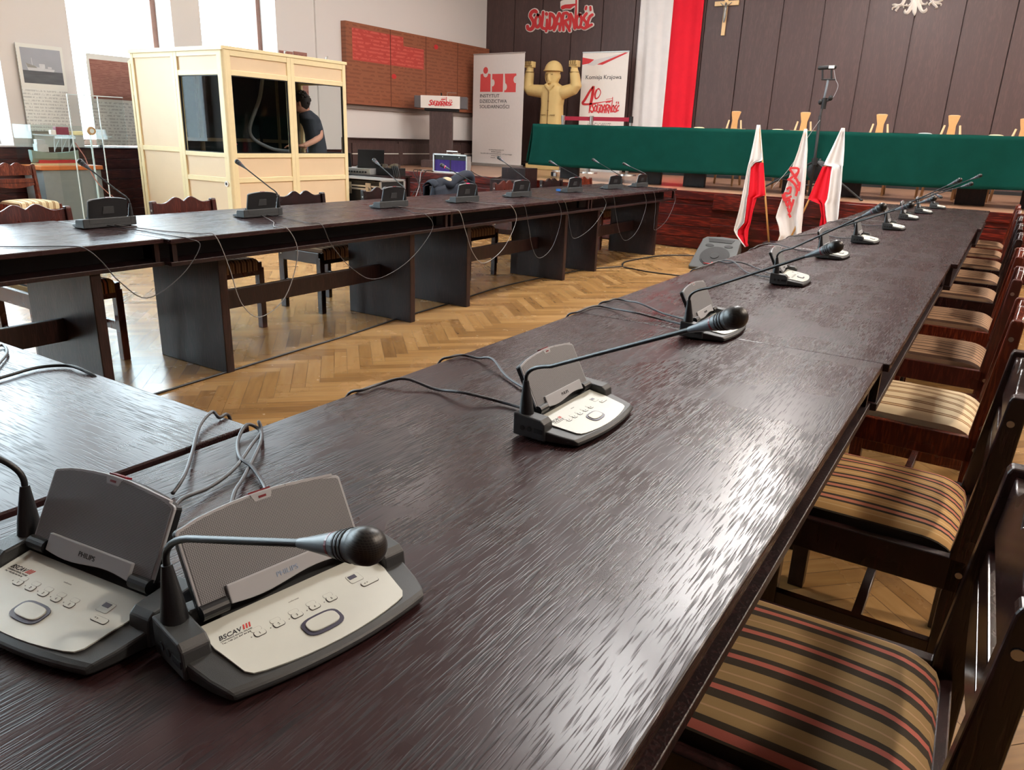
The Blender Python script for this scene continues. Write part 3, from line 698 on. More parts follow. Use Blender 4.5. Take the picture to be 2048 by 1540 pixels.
# loops: (start edge y, lowest y,z, end edge y)
loops = [((165, 495), (295, 596), (378, 500)), ((425, 470), (520, 634), (574, 470)), ((640, 460), (752, 558), (850, 435)),
         ((915, 428), (968, 526), (1021, 418)), ((1045, 410), (1080, 516), (1113, 405)), ((1125, 403), (1150, 477), (1203, 396)),
         ((1224, 392), (1252, 481), (1286, 385)), ((1305, 382), (1310, 460), (1345, 378))]
for i, (a, m_, b_) in enumerate(loops):
    A = onX(a[0], a[1], xe+.004); B = onX(b_[0], b_[1], xe+.004); Lw = onX(m_[0], m_[1], xe+.06)
    st_ = rearL(LU[i-1], -.02) if i > 0 else Vector((-3.75, 1.35, TZ+.012)); en = rearL(LU[i], .02)
    if i == 0: A.y = max(A.y, 1.55)
    pts = [st_, Vector(((st_.x+xe)/2, (st_.y*.6+A.y*.4), TZ+.004)), Vector((xe-.06, A.y-.02, TZ+.004)), Vector((xe+.012, A.y+.01, TZ-.004)), Vector((xe+.03, A.y+.06, (TZ+Lw.z)/2+.06)),
           Vector((xe+.05, (A.y+Lw.y)/2, Lw.z+.09)), Lw, Vector((xe+.055, (B.y+Lw.y)/2+.05, Lw.z+.08)), Vector((xe+.035, B.y+.04, (TZ+Lw.z)/2+.08)), Vector((xe+.012, B.y, TZ-.004)), Vector((xe-.06, B.y-.03, TZ+.004)), Vector(((en.x+xe)/2, (en.y+B.y)/2, TZ+.004)), en]
    cable(pts, 'thin cable looping over the left table edge to the unit %s' % names_l[i], r=.0024, m=CABLEW if i in (1, 3) else CABLE)
xr = -1.055
def rearR(t, k): a = t.rotation_euler.z; return Vector((t.location.x-math.sin(a)*.06+math.cos(a)*k, t.location.y+math.cos(a)*.06+math.sin(a)*k, TZ+.012))
def pz(x, y, z=.756): return onZ(x, y, z)
rc = [  # traced over the table top; both ends drop over the aisle edge
 (2, [(1046, 812), (1010, 806), (930, 797), (870, 778), (810, 768), (760, 768), (725, 780)], 'front cable from the third unit to the aisle edge'),
 (2, [(1050, 775), (1020, 758), (985, 728), (955, 716), (925, 710), (902, 714)], 'rear cable arching behind the third unit'),
 (3, [(1350, 644), (1320, 638), (1270, 633), (1225, 617), (1190, 612), (1155, 624)], 'front cable of the unit at the table seam'),
 (3, [(1352, 634), (1325, 626), (1280, 614), (1255, 602), (1232, 598), (1218, 602)], 'rear cable of the unit at the table seam'),
 (4, [(1530, 552), (1495, 545), (1465, 528), (1440, 522), (1415, 530), (1394, 537)], 'front cable of the edge-on unit'),
 (4, [(1532, 546), (1510, 535), (1480, 530), (1455, 526), (1438, 523)], 'rear cable of the edge-on unit'),
 (5, [(1625, 503), (1600, 501), (1575, 499), (1545, 487), (1520, 490), (1508, 496)], 'cable pair of the unit behind the edge-on one'),
 (6, [(1700, 479), (1675, 475), (1640, 467), (1600, 471)], 'cable of the sixth unit'),
 (7, [(1758, 451), (1730, 450), (1700, 443), (1672, 443)], 'cable of the unit before the far seam')]
for ui, px, lb in rc:
    pts = [rearR(RU[ui], -.03 if 'front' in lb else .03)]
    for k, p in enumerate(px[1:]):
        q = pz(*p); pts.append(Vector((max(q.x, xr-.02), q.y, .756+(.012 if 0 < k < len(px)-3 and k % 2 else 0))))
    e_ = pts[-1]
    pts += [Vector((xr-.025, e_.y-.01, .735)), Vector((xr-.035, e_.y-.05, .64)), Vector((xr-.04, e_.y-.02, .50))]
    cable(pts, lb, r=.0032, m=CABLE)
loopA = [(345, 985), (370, 960), (385, 905), (400, 855), (425, 830), (438, 834)]
loopB = [(340, 1040), (362, 1010), (420, 975), (470, 940), (505, 895), (522, 862), (518, 852)]
loopC = [(455, 1060), (468, 1000), (485, 960), (505, 925), (522, 890), (520, 860), (495, 858), (476, 880), (480, 920), (505, 940), (528, 972), (545, 1030)]
for px, lb in ((loopA, 'grey cable curving from the corner unit over the corner table'), (loopB, 'grey cable running behind the two nearest lids'), (loopC, 'grey cable looped behind the nearest lid')):
    pts = []
    for k, p in enumerate(px): q = pz(*p); pts.append(Vector((q.x, q.y, .7545+.010*math.sin(k*1.3)**2)))
    if px is not loopC:
        e_ = pts[-1]; pts += [e_+Vector((-.01, .03, -.012)), e_+Vector((-.012, .04, -.12))] if px is loopA else [e_+Vector((-.02, .02, -.03)), e_+Vector((-.02, .03, -.12))]
    cable(pts, lb, r=.0032)
cable([pz(-30, 765), pz(20, 750), pz(75, 735), pz(130, 731), pz(165, 740), pz(190, 752)+Vector((0, .01, -.02)), pz(195, 752)+Vector((0, .02, -.12))], 'dark cable crossing the corner table at the left edge', r=.0035, m=CABLEB)
cable([pz(-20, 700), pz(5, 690), pz(14, 705), pz(0, 725), pz(-20, 750)], 'short cable loop on the corner table at the left edge', r=.0035, m=CABLE)
# floor cable along the aisle
fc = [(250, 806), (320, 785), (470, 739), (600, 699), (690, 672), (800, 636), (900, 606), (1000, 574), (1100, 552), (1180, 538), (1245, 533)]
cable([onZ(x, y, .006) for x, y in fc], 'long black cable lying along the parquet aisle', r=.006, m=CABLEB, name='floor_cable', group='floor cables')
cable([onZ(x, y, .006) for x, y in [(1245, 533), (1250, 524), (1290, 516), (1330, 511), (1380, 511), (1430, 513)]], 'thick black cable bundle leading to the floor loudspeaker', r=.009, m=CABLEB, name='floor_cable', group='floor cables')
cable([onZ(x, y, .006) for x, y in [(1247, 534), (1262, 537), (1300, 544), (1362, 552), (1400, 558)]], 'black cable turning toward the right table row', r=.007, m=CABLEB, name='floor_cable', group='floor cables')

# ------------------------------------------------------------------ upholstered chairs
def chair_parts(t, wood, fabric, detail=True):
    W, PH = .232, .81
    # cushion: domed, rounded down at the back
    def cu(u, v):
        x = -.196+.392*u; y = .215-.405*v
        e = min(u, 1-u)/.08; f = min(v, 1)/.06; k = (1-v)/.22
        z = .462
        if e < 1: z -= .012*(1-math.sqrt(max(0, 1-(1-e)**2)))
        if f < 1: z -= .018*(1-math.sqrt(max(0, 1-(1-f)**2)))
        if k < 1: z -= .062*(1-math.sqrt(max(0, 1-(1-k)**2)))
        z += .016*math.sin(math.pi*u)*math.sin(math.pi*min(v*1.05, 1))
        return (x, y, z)
    s = MB().grid(cu, 24, 24); s.box(-.196, -.19, .385, .196, .215, .40)
    n = 25
    bi = 0
    # close the sides
    for v in range(24):
        for c0 in (0, 24):
            a = v*25+c0; b_ = (v+1)*25+c0; pa, pb = s.v[a], s.v[b_]; k = len(s.v); s.v += [(pa[0], pa[1], .39), (pb[0], pb[1], .39)]; s.face((a, b_, k+1, k))
    for u in range(24):
        for r_ in (0, 24):
            a = r_*25+u; b_ = a+1; pa, pb = s.v[a], s.v[b_]; k = len(s.v); s.v += [(pa[0], pa[1], .39), (pb[0], pb[1], .39)]; s.face((a, b_, k+1, k))
    s.build('seat_cushion', fabric, t, smooth=True, auto=50)
    s = MB()
    for sx in (-1, 1): s.box(sx*(W-.013)-.013, -.20, .355, sx*(W-.013)+.013, .20, .435)
    s.box(-W+.02, .188, .355, W-.02, .214, .435).box(-W+.02, -.2, .355, W-.02, -.18, .42)
    s.build('seat_frame', wood, t, bevel=.003)
    for sx in (-1, 1):
        MB().box(sx*(W-.02)-.02, .172, 0, sx*(W-.02)+.02, .216, .40).build('front_leg', wood, t, bevel=.003)
        pts = [(-.165, 0), (-.165, .45), (-.20, PH-.01), (-.204, PH), (-.232, PH), (-.236, PH-.01), (-.222, .45), (-.222, 0)]
        o = MB().prism(pts, (sx*(W-.016)-.016, 0, 0), (0, 1, 0), (0, 0, 1), .032).build('rear_post', wood, t, bevel=.004)
        if detail:
            for zz_ in (.755, .40):
                yy = -.19 if zz_ < .5 else -.212
                MB().cyl((sx*(W+.0005), yy, zz_), (sx*(W+.0025), yy, zz_), .007, seg=14).build('screw_cap', METAL, o)
    s = MB()
    for sx in (-1, 1): s.box(sx*(W-.02)-.011, -.17, .165, sx*(W-.02)+.011, .18, .215)
    s.box(-W+.02, -.02, .172, W-.02, .002, .208)
    s.build('stretcher', wood, t, bevel=.002)
    # crest rail with a double wave
    top = [(x/100, PH-.022+.042*math.exp(-((abs(x)-5.5)/5.5)**2)+.012*(abs(x)/20)**3) for x in range(-20, 21, 1)]
    poly = [(-.2, PH-.11)]+[(x, z) for x, z in top]+[(.2, PH-.11)]
    rot = Vector((0, -.085, 1)).normalized()
    MB().prism([(x, (z-.45)) for x, z in poly], (0, -.182, .45), (1, 0, 0), rot, .020).build('crest_rail', wood, t, bevel=.003)
    MB().prism([(-.2, .175), (.2, .175), (.2, .22), (-.2, .22)], (0, -.182, .45), (1, 0, 0), rot, .018).build('back_rail', wood, t, bevel=.003)
    low = [(-.2, .172), (-.2, .15)]+[(x/100, .15-.03*math.cos(x/20*math.pi/2)) for x in range(-18, 19, 3)]+[(.2, .15), (.2, .172)]
    MB().prism(low, (0, -.182, .45), (1, 0, 0), rot, .014).build('back_splat', wood, t, bevel=.002)
protos = {}
def chair(label, x, y, rot, wood, fabric, group):
    t = thing('upholstered_chair', label, 'chair', (x, y, 0), R(rot), group); key = (wood.name, fabric.name)
    if key not in protos: chair_parts(t, wood, fabric); protos[key] = list(t.children)
    else:
        for c in protos[key]: dup(c, t)
    return t
GC = 'striped chairs pushed under the right table row'
rch = [(.235, CH_DARK, SEAT_OLIVE, 'dark chair behind the photographer end, its crest rail at the right edge'),
 (1.10, CH_DARK, SEAT_OLIVE, 'nearest striped chair at bottom right with salmon and olive seat'),
 (1.955, CH_DARK, SEAT_TAN, 'second chair from the front, dark frame with tan and pink striped seat'),
 (2.81, CH_RED, SEAT_CREAM, 'red-brown chair with the pale cream striped seat'),
 (3.69, CH_BRN, SEAT_BROWN, 'brown chair just beyond the cream seated one'),
 (4.49, CH_RED, SEAT_BROWN, 'red-brown chair fifth from the front with lit orange side rail'),
 (5.40, CH_DARK, SEAT_BROWN, 'dark framed chair sixth from the front of the right row'),
 (6.15, CH_DARK, SEAT_BROWN, 'dark framed chair seventh from the front of the right row'),
 (6.92, CH_DARK, SEAT_BROWN, 'dark framed chair eighth from the front of the right row'),
 (7.72, CH_BRN, SEAT_BROWN, 'last chair but one of the right row before the stage'),
 (8.5, CH_RED, SEAT_BROWN, 'red-brown chair of the right row next to the stage riser')]
for y, w, f, lb in rch: chair(lb, -.11+random.uniform(-.008, .008) if y > .3 else -.06, y, 90+random.uniform(-1.5, 1.5), w, f, GC)
GCL = 'chairs tucked behind the left table row'
lch = [(2.06, CH_BRN, SEAT_TAN, 'chair at the left edge tucked behind the nearest left table'),
 (3.02, CH_BRN, SEAT_BROWN, 'chair whose wavy crest stands before the left face of the booth'),
 (3.98, CH_DARK, SEAT_BROWN, 'chair before the right face of the booth'),
 (4.87, CH_DARK, SEAT_BROWN, 'dark chair before the road case'),
 (5.76, CH_DARK, SEAT_BROWN, 'chair carrying the navy jacket'),
 (6.78, CH_BRN, SEAT_BROWN, 'brown chair right of the jacket chair'),
 (7.72, CH_DARK, SEAT_BROWN, 'dark chair of the left row in front of the statue'),
 (8.46, CH_RED, SEAT_BROWN, 'reddish chair of the left row nearest the stage')]
for y, w, f, lb in lch: chair(lb, -4.19, y, -90+random.uniform(-2, 2), w, f, GCL)
chair('red-brown chair standing against the window wall beside the ship model', -8.5, 4.02, -88, CH_RED, SEAT_CREAM, 'chair by the window wall')
# jacket over a chair back
s = MB()
def jk(u, v):
    a = -math.pi*.55+math.pi*1.1*v; y = 5.50+.54*u
    r = .055+.02*math.sin(u*9)+.012*math.sin(u*23+v*5)
    drop = max(0, abs(a)-math.pi/2)
    ztop = .80+.035*math.sin(math.pi*u)
    return (-4.415+r*math.sin(a)*1.15, y, ztop+r*math.cos(a) if abs(a) < math.pi/2 else ztop-.15)
s.grid(lambda u, v: (-4.415+(.06+.018*math.sin(u*8+1))*math.sin(-math.pi*.5+math.pi*v), 5.50+.54*u+.02*math.sin(v*6), .80+.03*math.sin(math.pi*u)+.05*math.cos(-math.pi*.5+math.pi*v)+.012*math.sin(u*17)), 28, 14)
s.grid(lambda u, v: (-4.355+.02*math.sin(u*11)+.03*v, 5.50+.54*u, .80+.03*math.sin(math.pi*u)-.30*v), 28, 8)
s.grid(lambda u, v: (-4.475-.02*math.sin(u*11)-.02*v, 5.50+.54*u, .80+.03*math.sin(math.pi*u)-.42*v), 28, 8)
s.tube(smooth_path([(-4.37, 5.52, .70), (-4.37, 5.56, .80), (-4.38, 5.64, .84), (-4.37, 5.76, .82), (-4.37, 5.84, .86), (-4.38, 6.0, .90), (-4.38, 6.1, .88), (-4.39, 6.12, .78)]), .042, 12)
jo = s.build('jacket', DENIM, smooth=True); jo.modifiers.new('cloth', 'SOLIDIFY').thickness = .012
tag(jo, 'navy jacket hung over a chair back in the left row', 'jacket')
MB().ell((-4.375, 5.72, .852), .03, .08, .035).build('lining', LINING, jo, smooth=True)

# ------------------------------------------------------------------ interpreter booth
bt = thing('interpreter_booth', 'cream panelled interpreter booth with tinted windows behind the left tables', 'booth', (0, 0, 0))
BX0, BX1, BY0, BY1, BH = -8.28, -6.75, 5.2, 6.87, 2.0
def frame_panel(face, a0, a1, z0, z1, win=None, fr=.05):
    """one bay of the booth on the face x=BX1 ('R') or y=BY0 ('L'): stiles, rails and infill"""
    def bx(p, a, b_, c, d, t0, t1):
        if face == 'R': p.box(BX1+t0, a, c, BX1+t1, b_, d)
        else: p.box(a, BY0-t1, c, b_, BY0-t0, d)
    f = MB()
    rails = [0, .74, .79, BH-.04] if False else None
    bx(f, a0, a0+fr, z0, z1, -.03, .012); bx(f, a1-fr, a1, z0, z1, -.03, .012)
    rl = [(0, .05), (.705, .755), (BH-.075, BH-.02)]
    if win: rl += [(win[0]-.045, win[0]), (win[1], win[1]+.05)]
    else: rl += [(.98, 1.03)]
    if not win: rl = [(0, .05), (.98, 1.03), (BH-.075, BH-.02)]
    for c, d in rl: bx(f, a0+fr, a1-fr, c, d, -.03, .010)
    f.build('frame', CREAMF, bt, bevel=.003)
    for c, d in (((.05, .705), (.755, win[0]-.045), (win[1]+.05, BH-.075)) if win else ((.05, .98), (1.03, BH-.075))):
        p = MB(); bx(p, a0+fr, a1-fr, c, d, -.02, -.004); p.build('panel', CREAM, bt)
    if win:
        g = MB(); bx(g, a0+fr, a1-fr, win[0], win[1], -.014, -.010); g.build('booth_window', BGLASS, bt)
        g = MB()
        for q in ((a0+fr, a0+fr+.008, win[0], win[1]), (a1-fr-.008, a1-fr, win[0], win[1]), (a0+fr, a1-fr, win[0], win[0]+.008), (a0+fr, a1-fr, win[1]-.008, win[1])): bx(g, *q, -.014, .004)
        g.build('window_gasket', BLACKM, bt)
frame_panel('R', BY0+.03, 6.05, 0, BH-.02, (1.0, 1.745)); frame_panel('R', 6.05, BY1, 0, BH-.02, (1.0, 1.745))
frame_panel('L', BX0, -7.52, 0, BH-.02); frame_panel('L', -7.52, BX1-.03, 0, BH-.02, (1.0, 1.745))
MB().cyl((BX1-.018, BY0+.018, 0), (BX1-.018, BY0+.018, BH), .032, seg=16).build('corner_post', CREAMF, bt, smooth=True, auto=40)
MB().box(BX0-.01, BY0-.02, BH-.02, BX1+.02, BY1+.02, BH+.012).box(BX0-.01, BY0-.03, BH-.03, BX1+.03, BY0-.012, BH+.0).build('roof', CREAMF, bt, bevel=.004)
for yy in (6.0, 6.6): MB().tube([(BX1-.01, yy, BH+.012), (BX1-.01, yy, BH+.035), (BX1-.01, yy+.02, BH+.045)], .008, 8).build('roof_hook', METAL, bt)
# inside lining of dark foam and the rear door leaf seen edge-on
MB().box(BX0, BY0+.03, .02, BX0+.02, BY1-.02, BH-.03).box(BX0+.02, BY1-.03, .02, -7.52, BY1-.01, BH-.03).box(BX0+.02, BY0+.024, .02, -7.52, BY0+.032, BH-.03).build('foam_lining', FOAM, bt)
MB().box(BX0+.022, 5.95, .02, BX0+.045, 6.0, BH-.04).box(BX0+.022, BY0+.06, 1.08, BX0+.045, BY1-.05, 1.12).box(-7.56, BY1-.055, .02, -7.50, BY1, BH-.04).box(-7.9, BY1-.045, .02, -7.86, BY1-.03, BH-.04).box(BX0+.1, BY1-.05, 1.08, -7.56, BY1-.032, 1.12).build('inner_frame', FOAMF, bt)
MB().box(-7.50, BY1-.03, 0, BX1, BY1, .97).box(-7.5, BY1-.03, 1.76, BX1, BY1, BH-.02).box(-7.5, BY1-.03, .97, -7.46, BY1, 1.76).build('side_wall', CREAMF, bt)
s = MB().box(BX0-.07, BY0+.0, 0, BX0-.03, BY0+.03, 1.9)
s.box(BX0-.02, BY0, 0, BX0, BY0+.03, 1.9)
for c in (.03, .8, 1.0, 1.55, 1.87): s.box(BX0-.05, BY0+.002, c, BX0-.01, BY0+.028, c+.04)
s.build('door_leaf', CREAMF, bt, bevel=.002)
MB().box(BX0-.05, BY0+.012, .05, BX0-.01, BY0+.022, 1.88).build('door_slot', BLACKM, bt)
hp = onY(457, 368, BY0-.01)
MB().cyl((hp.x-.02, BY0-.004, hp.z), (hp.x-.02, BY0-.02, hp.z), .03, seg=20).build('cable_port', WHITEP, bt); MB().cyl((hp.x-.02, BY0-.02, hp.z), (hp.x-.02, BY0-.022, hp.z), .014, seg=16).build('port_hole', BLACKM, bt)
MB().box(-8.2, 5.35, .72, -7.0, 6.1, .745).box(-8.2, 5.4, 0, -8.16, 6.05, .72).box(-7.04, 5.4, 0, -7.0, 6.05, .72).build('desk', FOAMF, bt, bevel=.003)
MB().tube(smooth_path([(-7.7, 6.5, 1.95), (-7.62, 6.35, 1.6), (-7.66, 6.2, 1.2), (-7.5, 6.35, 1.03), (-7.3, 6.5, 1.0)]), .022, 10).build('ventilation_hose', mat('grey_hose', srgb(120, 124, 128), .5, noise=.1), bt, smooth=True)
mp_ = thing('desk_microphone', 'small desk microphone with pink ring inside the booth window', 'microphone', (-7.05, 5.55, .745))
MB().cyl((0, 0, 0), (0, 0, .02), .04).tube(smooth_path([(0, 0, .02), (0, .01, .2), (.0, -.03, .33)]), .005, 8).build('stand', BLACKM, mp_, smooth=True, auto=40)
MB().cyl((0, -.03, .33), (.0, -.045, .37), .011).build('pink_ring', mat('pink_ring', srgb(240, 90, 110), .4, noise=.03), mp_)

# ------------------------------------------------------------------ person behind the booth glass
P = thing('person', 'person in charcoal t-shirt with dark curly hair bending at the booth', 'person', (-7.50, 7.02, 0))
PB = Vector((-7.50, 7.02, 0))
def L_(v): return Vector(v)-PB
hc = onX(601, 206, -7.48); sh = onX(626, 242, -7.40); el = onX(640, 272, -7.34); ha = onX(607, 292, -7.30)
fd = Vector((-.75, -.66, 0)).normalized(); sd = Vector((fd.y, -fd.x, 0)) 
hip = Vector((-7.46, 7.06, .93)); chest = Vector((-7.47, 7.0, 1.28)); neck = Vector((-7.48, 6.93, 1.45))
near_s = sh; far_s = neck*2-near_s; far_s.z = near_s.z-.01
far_s = neck+(neck-near_s)*.9; far_s.z = near_s.z
def limb(s, pts, rs): s.tube([L_(p) for p in smooth_path(pts, 5)], [rs[0]+(rs[-1]-rs[0])*i/(len(smooth_path(pts, 5))-1) for i in range(len(smooth_path(pts, 5)))], 14)
s = MB()
limb(s, [near_s, el, ha], [.052, .030]); limb(s, [far_s, far_s+fd*.10+Vector((0, 0, -.26)), ha+Vector((-.10, -.06, .0))], [.052, .030])
s.tube([L_(neck), L_(hc)], [.058, .05], 14); s.ell(L_(hc), .078, .095, .115, rot=Euler((0, R(12), math.atan2(fd.y, fd.x)-math.pi/2)).to_matrix())
s.ell(L_(hc+fd*.088+Vector((0, 0, -.025))), .018, .018, .022)                       # nose
s.ell(L_(hc+fd*.07+Vector((0, 0, -.075))), .03, .028, .02)                          # jaw and mouth
for sg in (-1, 1): s.ell(L_(hc+sd*sg*.08+Vector((0, 0, -.01))), .014, .022, .03)       # ears
for tip in (ha, ha+Vector((-.10, -.06, .0))):
    s.ell(L_(tip+fd*.03), .04, .045, .022)
    for k in range(4): q = tip+fd*.055+sd*(.027-.018*k); s.tube([L_(q), L_(q+fd*.035+Vector((0, 0, -.012))), L_(q+fd*(.055+.006*(k in (1, 2)))+Vector((0, 0, -.035)))], [.010, .009, .007], 8)
    q = tip+sd*.04+fd*.01; s.tube([L_(q), L_(q+sd*.012+fd*.035+Vector((0, 0, -.02)))], [.011, .008], 8)
s.ell(L_(chest), .12, .09, .16, rot=Euler((0, 0, math.atan2(sd.y, sd.x))).to_matrix())
for sg in (-1, 1):
    h_ = hip+sd*sg*.09; s.tube([L_(h_), L_(h_+Vector((.0, .0, -.44))), L_(h_+Vector((.01, .02, -.86)))], [.085, .06, .042], 14); s.ell(L_(h_+fd*.05+Vector((0, 0, -.895))), .05, .12, .035, rot=Euler((0, 0, math.atan2(fd.y, fd.x)-math.pi/2)).to_matrix())
body = remesh(s.build('body', SKIN, P), .009, 3, .5)
s = MB(); rz = Euler((0, 0, math.atan2(sd.y, sd.x))).to_matrix()
def ring(c, a, b_, n=24): return [L_(c)+rz @ Vector((a*math.cos(2*math.pi*k/n), b_*math.sin(2*math.pi*k/n), 0)) for k in range(n)]
s.ring_loft([ring(hip+Vector((0, 0, -.04)), .165, .125), ring(hip+Vector((0, 0, .12)), .16, .12), ring(chest, .18, .135), ring(chest+Vector((0, -.03, .10)), .185, .13), ring(neck+Vector((0, 0, -.03)), .13, .10), ring(neck+Vector((0, 0, .02)), .07, .07)])
for a_, b_ in ((near_s, el), (far_s, far_s+fd*.10+Vector((0, 0, -.26)))):
    d_ = (b_-a_); s.tube([L_(a_+(neck-a_)*.45), L_(a_), L_(a_+d_*.35), L_(a_+d_*.70)], [.075, .077, .07, .066], 16)
for q_ in (near_s, far_s): s.ell(L_(q_), .09, .09, .085); s.tube([L_(neck+Vector((0, 0, -.03))), L_(q_)], [.085, .085], 14)
sh_o = remesh(s.build('tshirt', SHIRT, P), .010, 3, .5)
s = MB().box(-.03, -.001, -.03, .03, .001, .03); q = s.build('shirt_print', SILV, P); q.location = L_(chest+Vector((.10, -.12, .06))); q.rotation_euler = (0, 0, R(35))
s = MB(); s.ring_loft([ring(hip+Vector((0, 0, .02)), .16, .12), ring(hip+Vector((0, 0, -.10)), .17, .125)])
for sg in (-1, 1):
    h_ = hip+sd*sg*.085; s.tube([L_(h_+Vector((0, 0, -.02))), L_(h_+Vector((.0, .0, -.44))), L_(h_+Vector((.01, .02, -.88)))], [.095, .078, .066], 16)
remesh(s.build('trousers', TROUS, P), .012, 3, .5)
s = MB().ell(L_(hc-fd*.022+Vector((0, 0, .024))), .087, .098, .112, rot=Euler((0, R(12), math.atan2(fd.y, fd.x)-math.pi/2)).to_matrix())
random.seed(3)
for k in range(90):
    a_ = random.uniform(0, 2*math.pi); e_ = random.uniform(-.3, 1.5); d_ = Vector((math.cos(a_)*math.cos(e_), math.sin(a_)*math.cos(e_), math.sin(e_)))
    if d_.dot(fd) > -.15 and d_.z < .75: continue
    s.ell(L_(hc+Vector((0, 0, .024))+Vector((d_.x*.090, d_.y*.096, d_.z*.108))-fd*.018), .020, .020, .018, nu=10, nv=6)
s.build('hair', HAIR, P, smooth=True)

# ------------------------------------------------------------------ boards, ship, acrylic stand by the window wall
ib = thing('information_board', 'narrow information board with a black-and-white ship photograph', 'board', (XL+.035, 4.75, .966), group='information boards by the windows')
bw = .245
MB().box(0, -bw, .17, .012, bw, 1.07).build('board_sheet', BOARDT, ib)
MB().box(.012, -bw, .62, .0135, bw, 1.07).build('photo_margin', PAPER, ib)
ph_ = MB().box(.0136, -bw+.035, .67, .0145, bw-.03, 1.03).build('ship_photograph', PHOTO, ib)
MB().box(.0146, -bw+.035, .67, .015, bw-.03, .80).build('photo_water', PHOTOW, ph_)
MB().prism([(-.17, .87), (-.15, .80), (.12, .80), (.13, .825), (.0, .83), (-.08, .845)], (.0151, 0, 0), (0, 1, 0), (0, 0, 1), .0006).build('photo_ship', SHIPW, ph_)
MB().prism([(-.17, .875), (-.155, .83), (-.05, .83), (-.08, .85)], (.0158, 0, 0), (0, 1, 0), (0, 0, 1), .0006).build('photo_bow', INKG, ph_)
MB().box(.0152, -.03, .83, .016, .03, .875).box(.0152, .06, .83, .016, .10, .85).box(.0152, -.105, .85, .016, -.1, .93).build('photo_superstructure', SHIPW, ph_)
MB().box(.0, -bw+.03, .0, .01, -bw+.05, .17).box(0, bw-.05, 0, .01, bw-.03, .17).build('board_feet', METAL, ib)
ib2 = thing('information_board', 'information board with a brown text-wall picture left of the booth', 'board', (XL+.05, 5.72, .966), group='information boards by the windows')
MB().box(0, -.47, .03, .012, .50, .97).build('board_sheet', BOARDT, ib2)
MB().box(.012, -.47, .52, .0135, .50, 1.04).build('photo_margin', PAPER, ib2)
MB().box(.0136, -.44, .55, .015, .50, .98).build('wall_photograph', BROWNPH, ib2)
MB().box(-.01, -.45, 0, .02, -.40, .03).box(-.01, .42, 0, .02, .47, .03).build('board_feet', METAL, ib2)
ib3 = thing('information_board', 'brown printed board peeping above the booth roof before the window pier', 'board', (XL+.004, 8.3, .966), group='information boards by the windows')
q1 = onX(562, 100, XL+.05); q2 = onX(617, 106, XL+.05)
ib3.location.y = (q1.y+q2.y)/2; hw = (q2.y-q1.y)/2
MB().box(0, -hw, 0, .012, -.01, q1.z-.966).box(0, .01, 0, .012, hw, q2.z-.966).build('board_sheet', BROWNPH, ib3)
pd = thing('display_pedestal', 'grey pedestal with orange top under the ship model', 'pedestal', (-9.0, 4.68, 0))
MB().box(-.2, -.32, 0, .2, .32, .74).build('pedestal_body', GREYP, pd, bevel=.004)
MB().box(-.22, -.34, .74, .22, .34, .785).build('pedestal_top', ORANGE, pd, bevel=.006)
sp_ = thing('ship_model', 'grey and red model ship in a clear case on the orange pedestal', 'model ship', (-9.0, 4.62, .785))
hull = []
for i in range(13):
    t = i/12; y = -.26+.52*t; w = .055*math.sin(math.pi*min(1, .15+t*.9))**.6 if t < .98 else .004; z1 = .13+.03*(abs(t-.5)*2)**2
    hull.append([(-w*.4, y, .03), (w*.4, y, .03), (w, y, .07), (w, y, z1), (-w, y, z1), (-w, y, .07)])
MB().ring_loft(hull).build('hull', GREENH, sp_, smooth=False)
MB().box(-.04, -.2, .02, .04, .2, .055).build('red_bottom', REDP, sp_)
s = MB().box(-.04, -.2, .14, .04, -.08, .22).box(-.03, -.19, .22, .03, -.1, .27)
for yy in (0, .08, .16): s.cyl((0, yy, .14), (0, yy+.02, .30), .005); s.bar((0, yy, .15), (0, yy+.07, .27), .006, .006)
s.build('superstructure', SHIPW, sp_)
MB().box(-.06, -.24, 0, .06, .24, .02).build('cradle', CREAMF, sp_)
cs = thing('display_case', 'clear acrylic case over the ship model', 'display case', (-9.0, 4.62, .785))
s = MB()
for q in ((-.19, -.31, 0, -.186, .31, .42), (.186, -.31, 0, .19, .31, .42), (-.19, -.31, 0, .19, -.306, .42), (-.19, .306, 0, .19, .31, .42), (-.19, -.31, .416, .19, .31, .42)): s.box(*q)
s.build('case_panes', ACRYL, cs)
ac = thing('acrylic_lectern', 'transparent acrylic lectern left of the booth with cables', 'lectern', (-6.5, 3.4, 0))
def yq(px, py): return onX(px, py, -6.5).y-3.4
s = MB()
for y0, y1, zt in ((yq(40, 262), yq(135, 262), 1.15), (yq(120, 190), yq(230, 190), 1.46)):
    s.box(.1, y0, 0, .106, y1, zt)
s.box(-.2, yq(200, 272), 0, .1, yq(200, 272)+.006, 1.2); s.box(-.2, yq(135, 272), 0, .1, yq(135, 272)+.006, 1.2)
s.build('acrylic_panels', ACRYL, ac)
s = MB()
for px in (120, 180): s.box(.101, yq(px, 200), .1, .109, yq(px, 200)+.006, 1.46)
s.box(-.2, yq(205, 272), 0, -.19, yq(205, 272)+.012, 1.16)
s.box(.1, yq(120, 190), 1.455, .108, yq(230, 190), 1.462)
s.build('acrylic_edges', ACRYLE, ac)
MB().box(-.25, yq(97, 275), 1.14, .15, yq(205, 275), 1.15).build('acrylic_shelf', ACRYL, ac)
MB().box(-.25, yq(97, 275), 1.15, .15, yq(205, 275), 1.1515).build('shelf_rim', ACRYLE, ac) if False else None
def itm(name, label, cat, px, py, w, d, h, m, z=1.151):
    p = onX(px, py, -6.5); o = MB().box(-d/2, -w/2, 0, d/2, w/2, h).build(name, m, loc=(p.x, p.y, z), bevel=.004); return tag(o, label, cat)
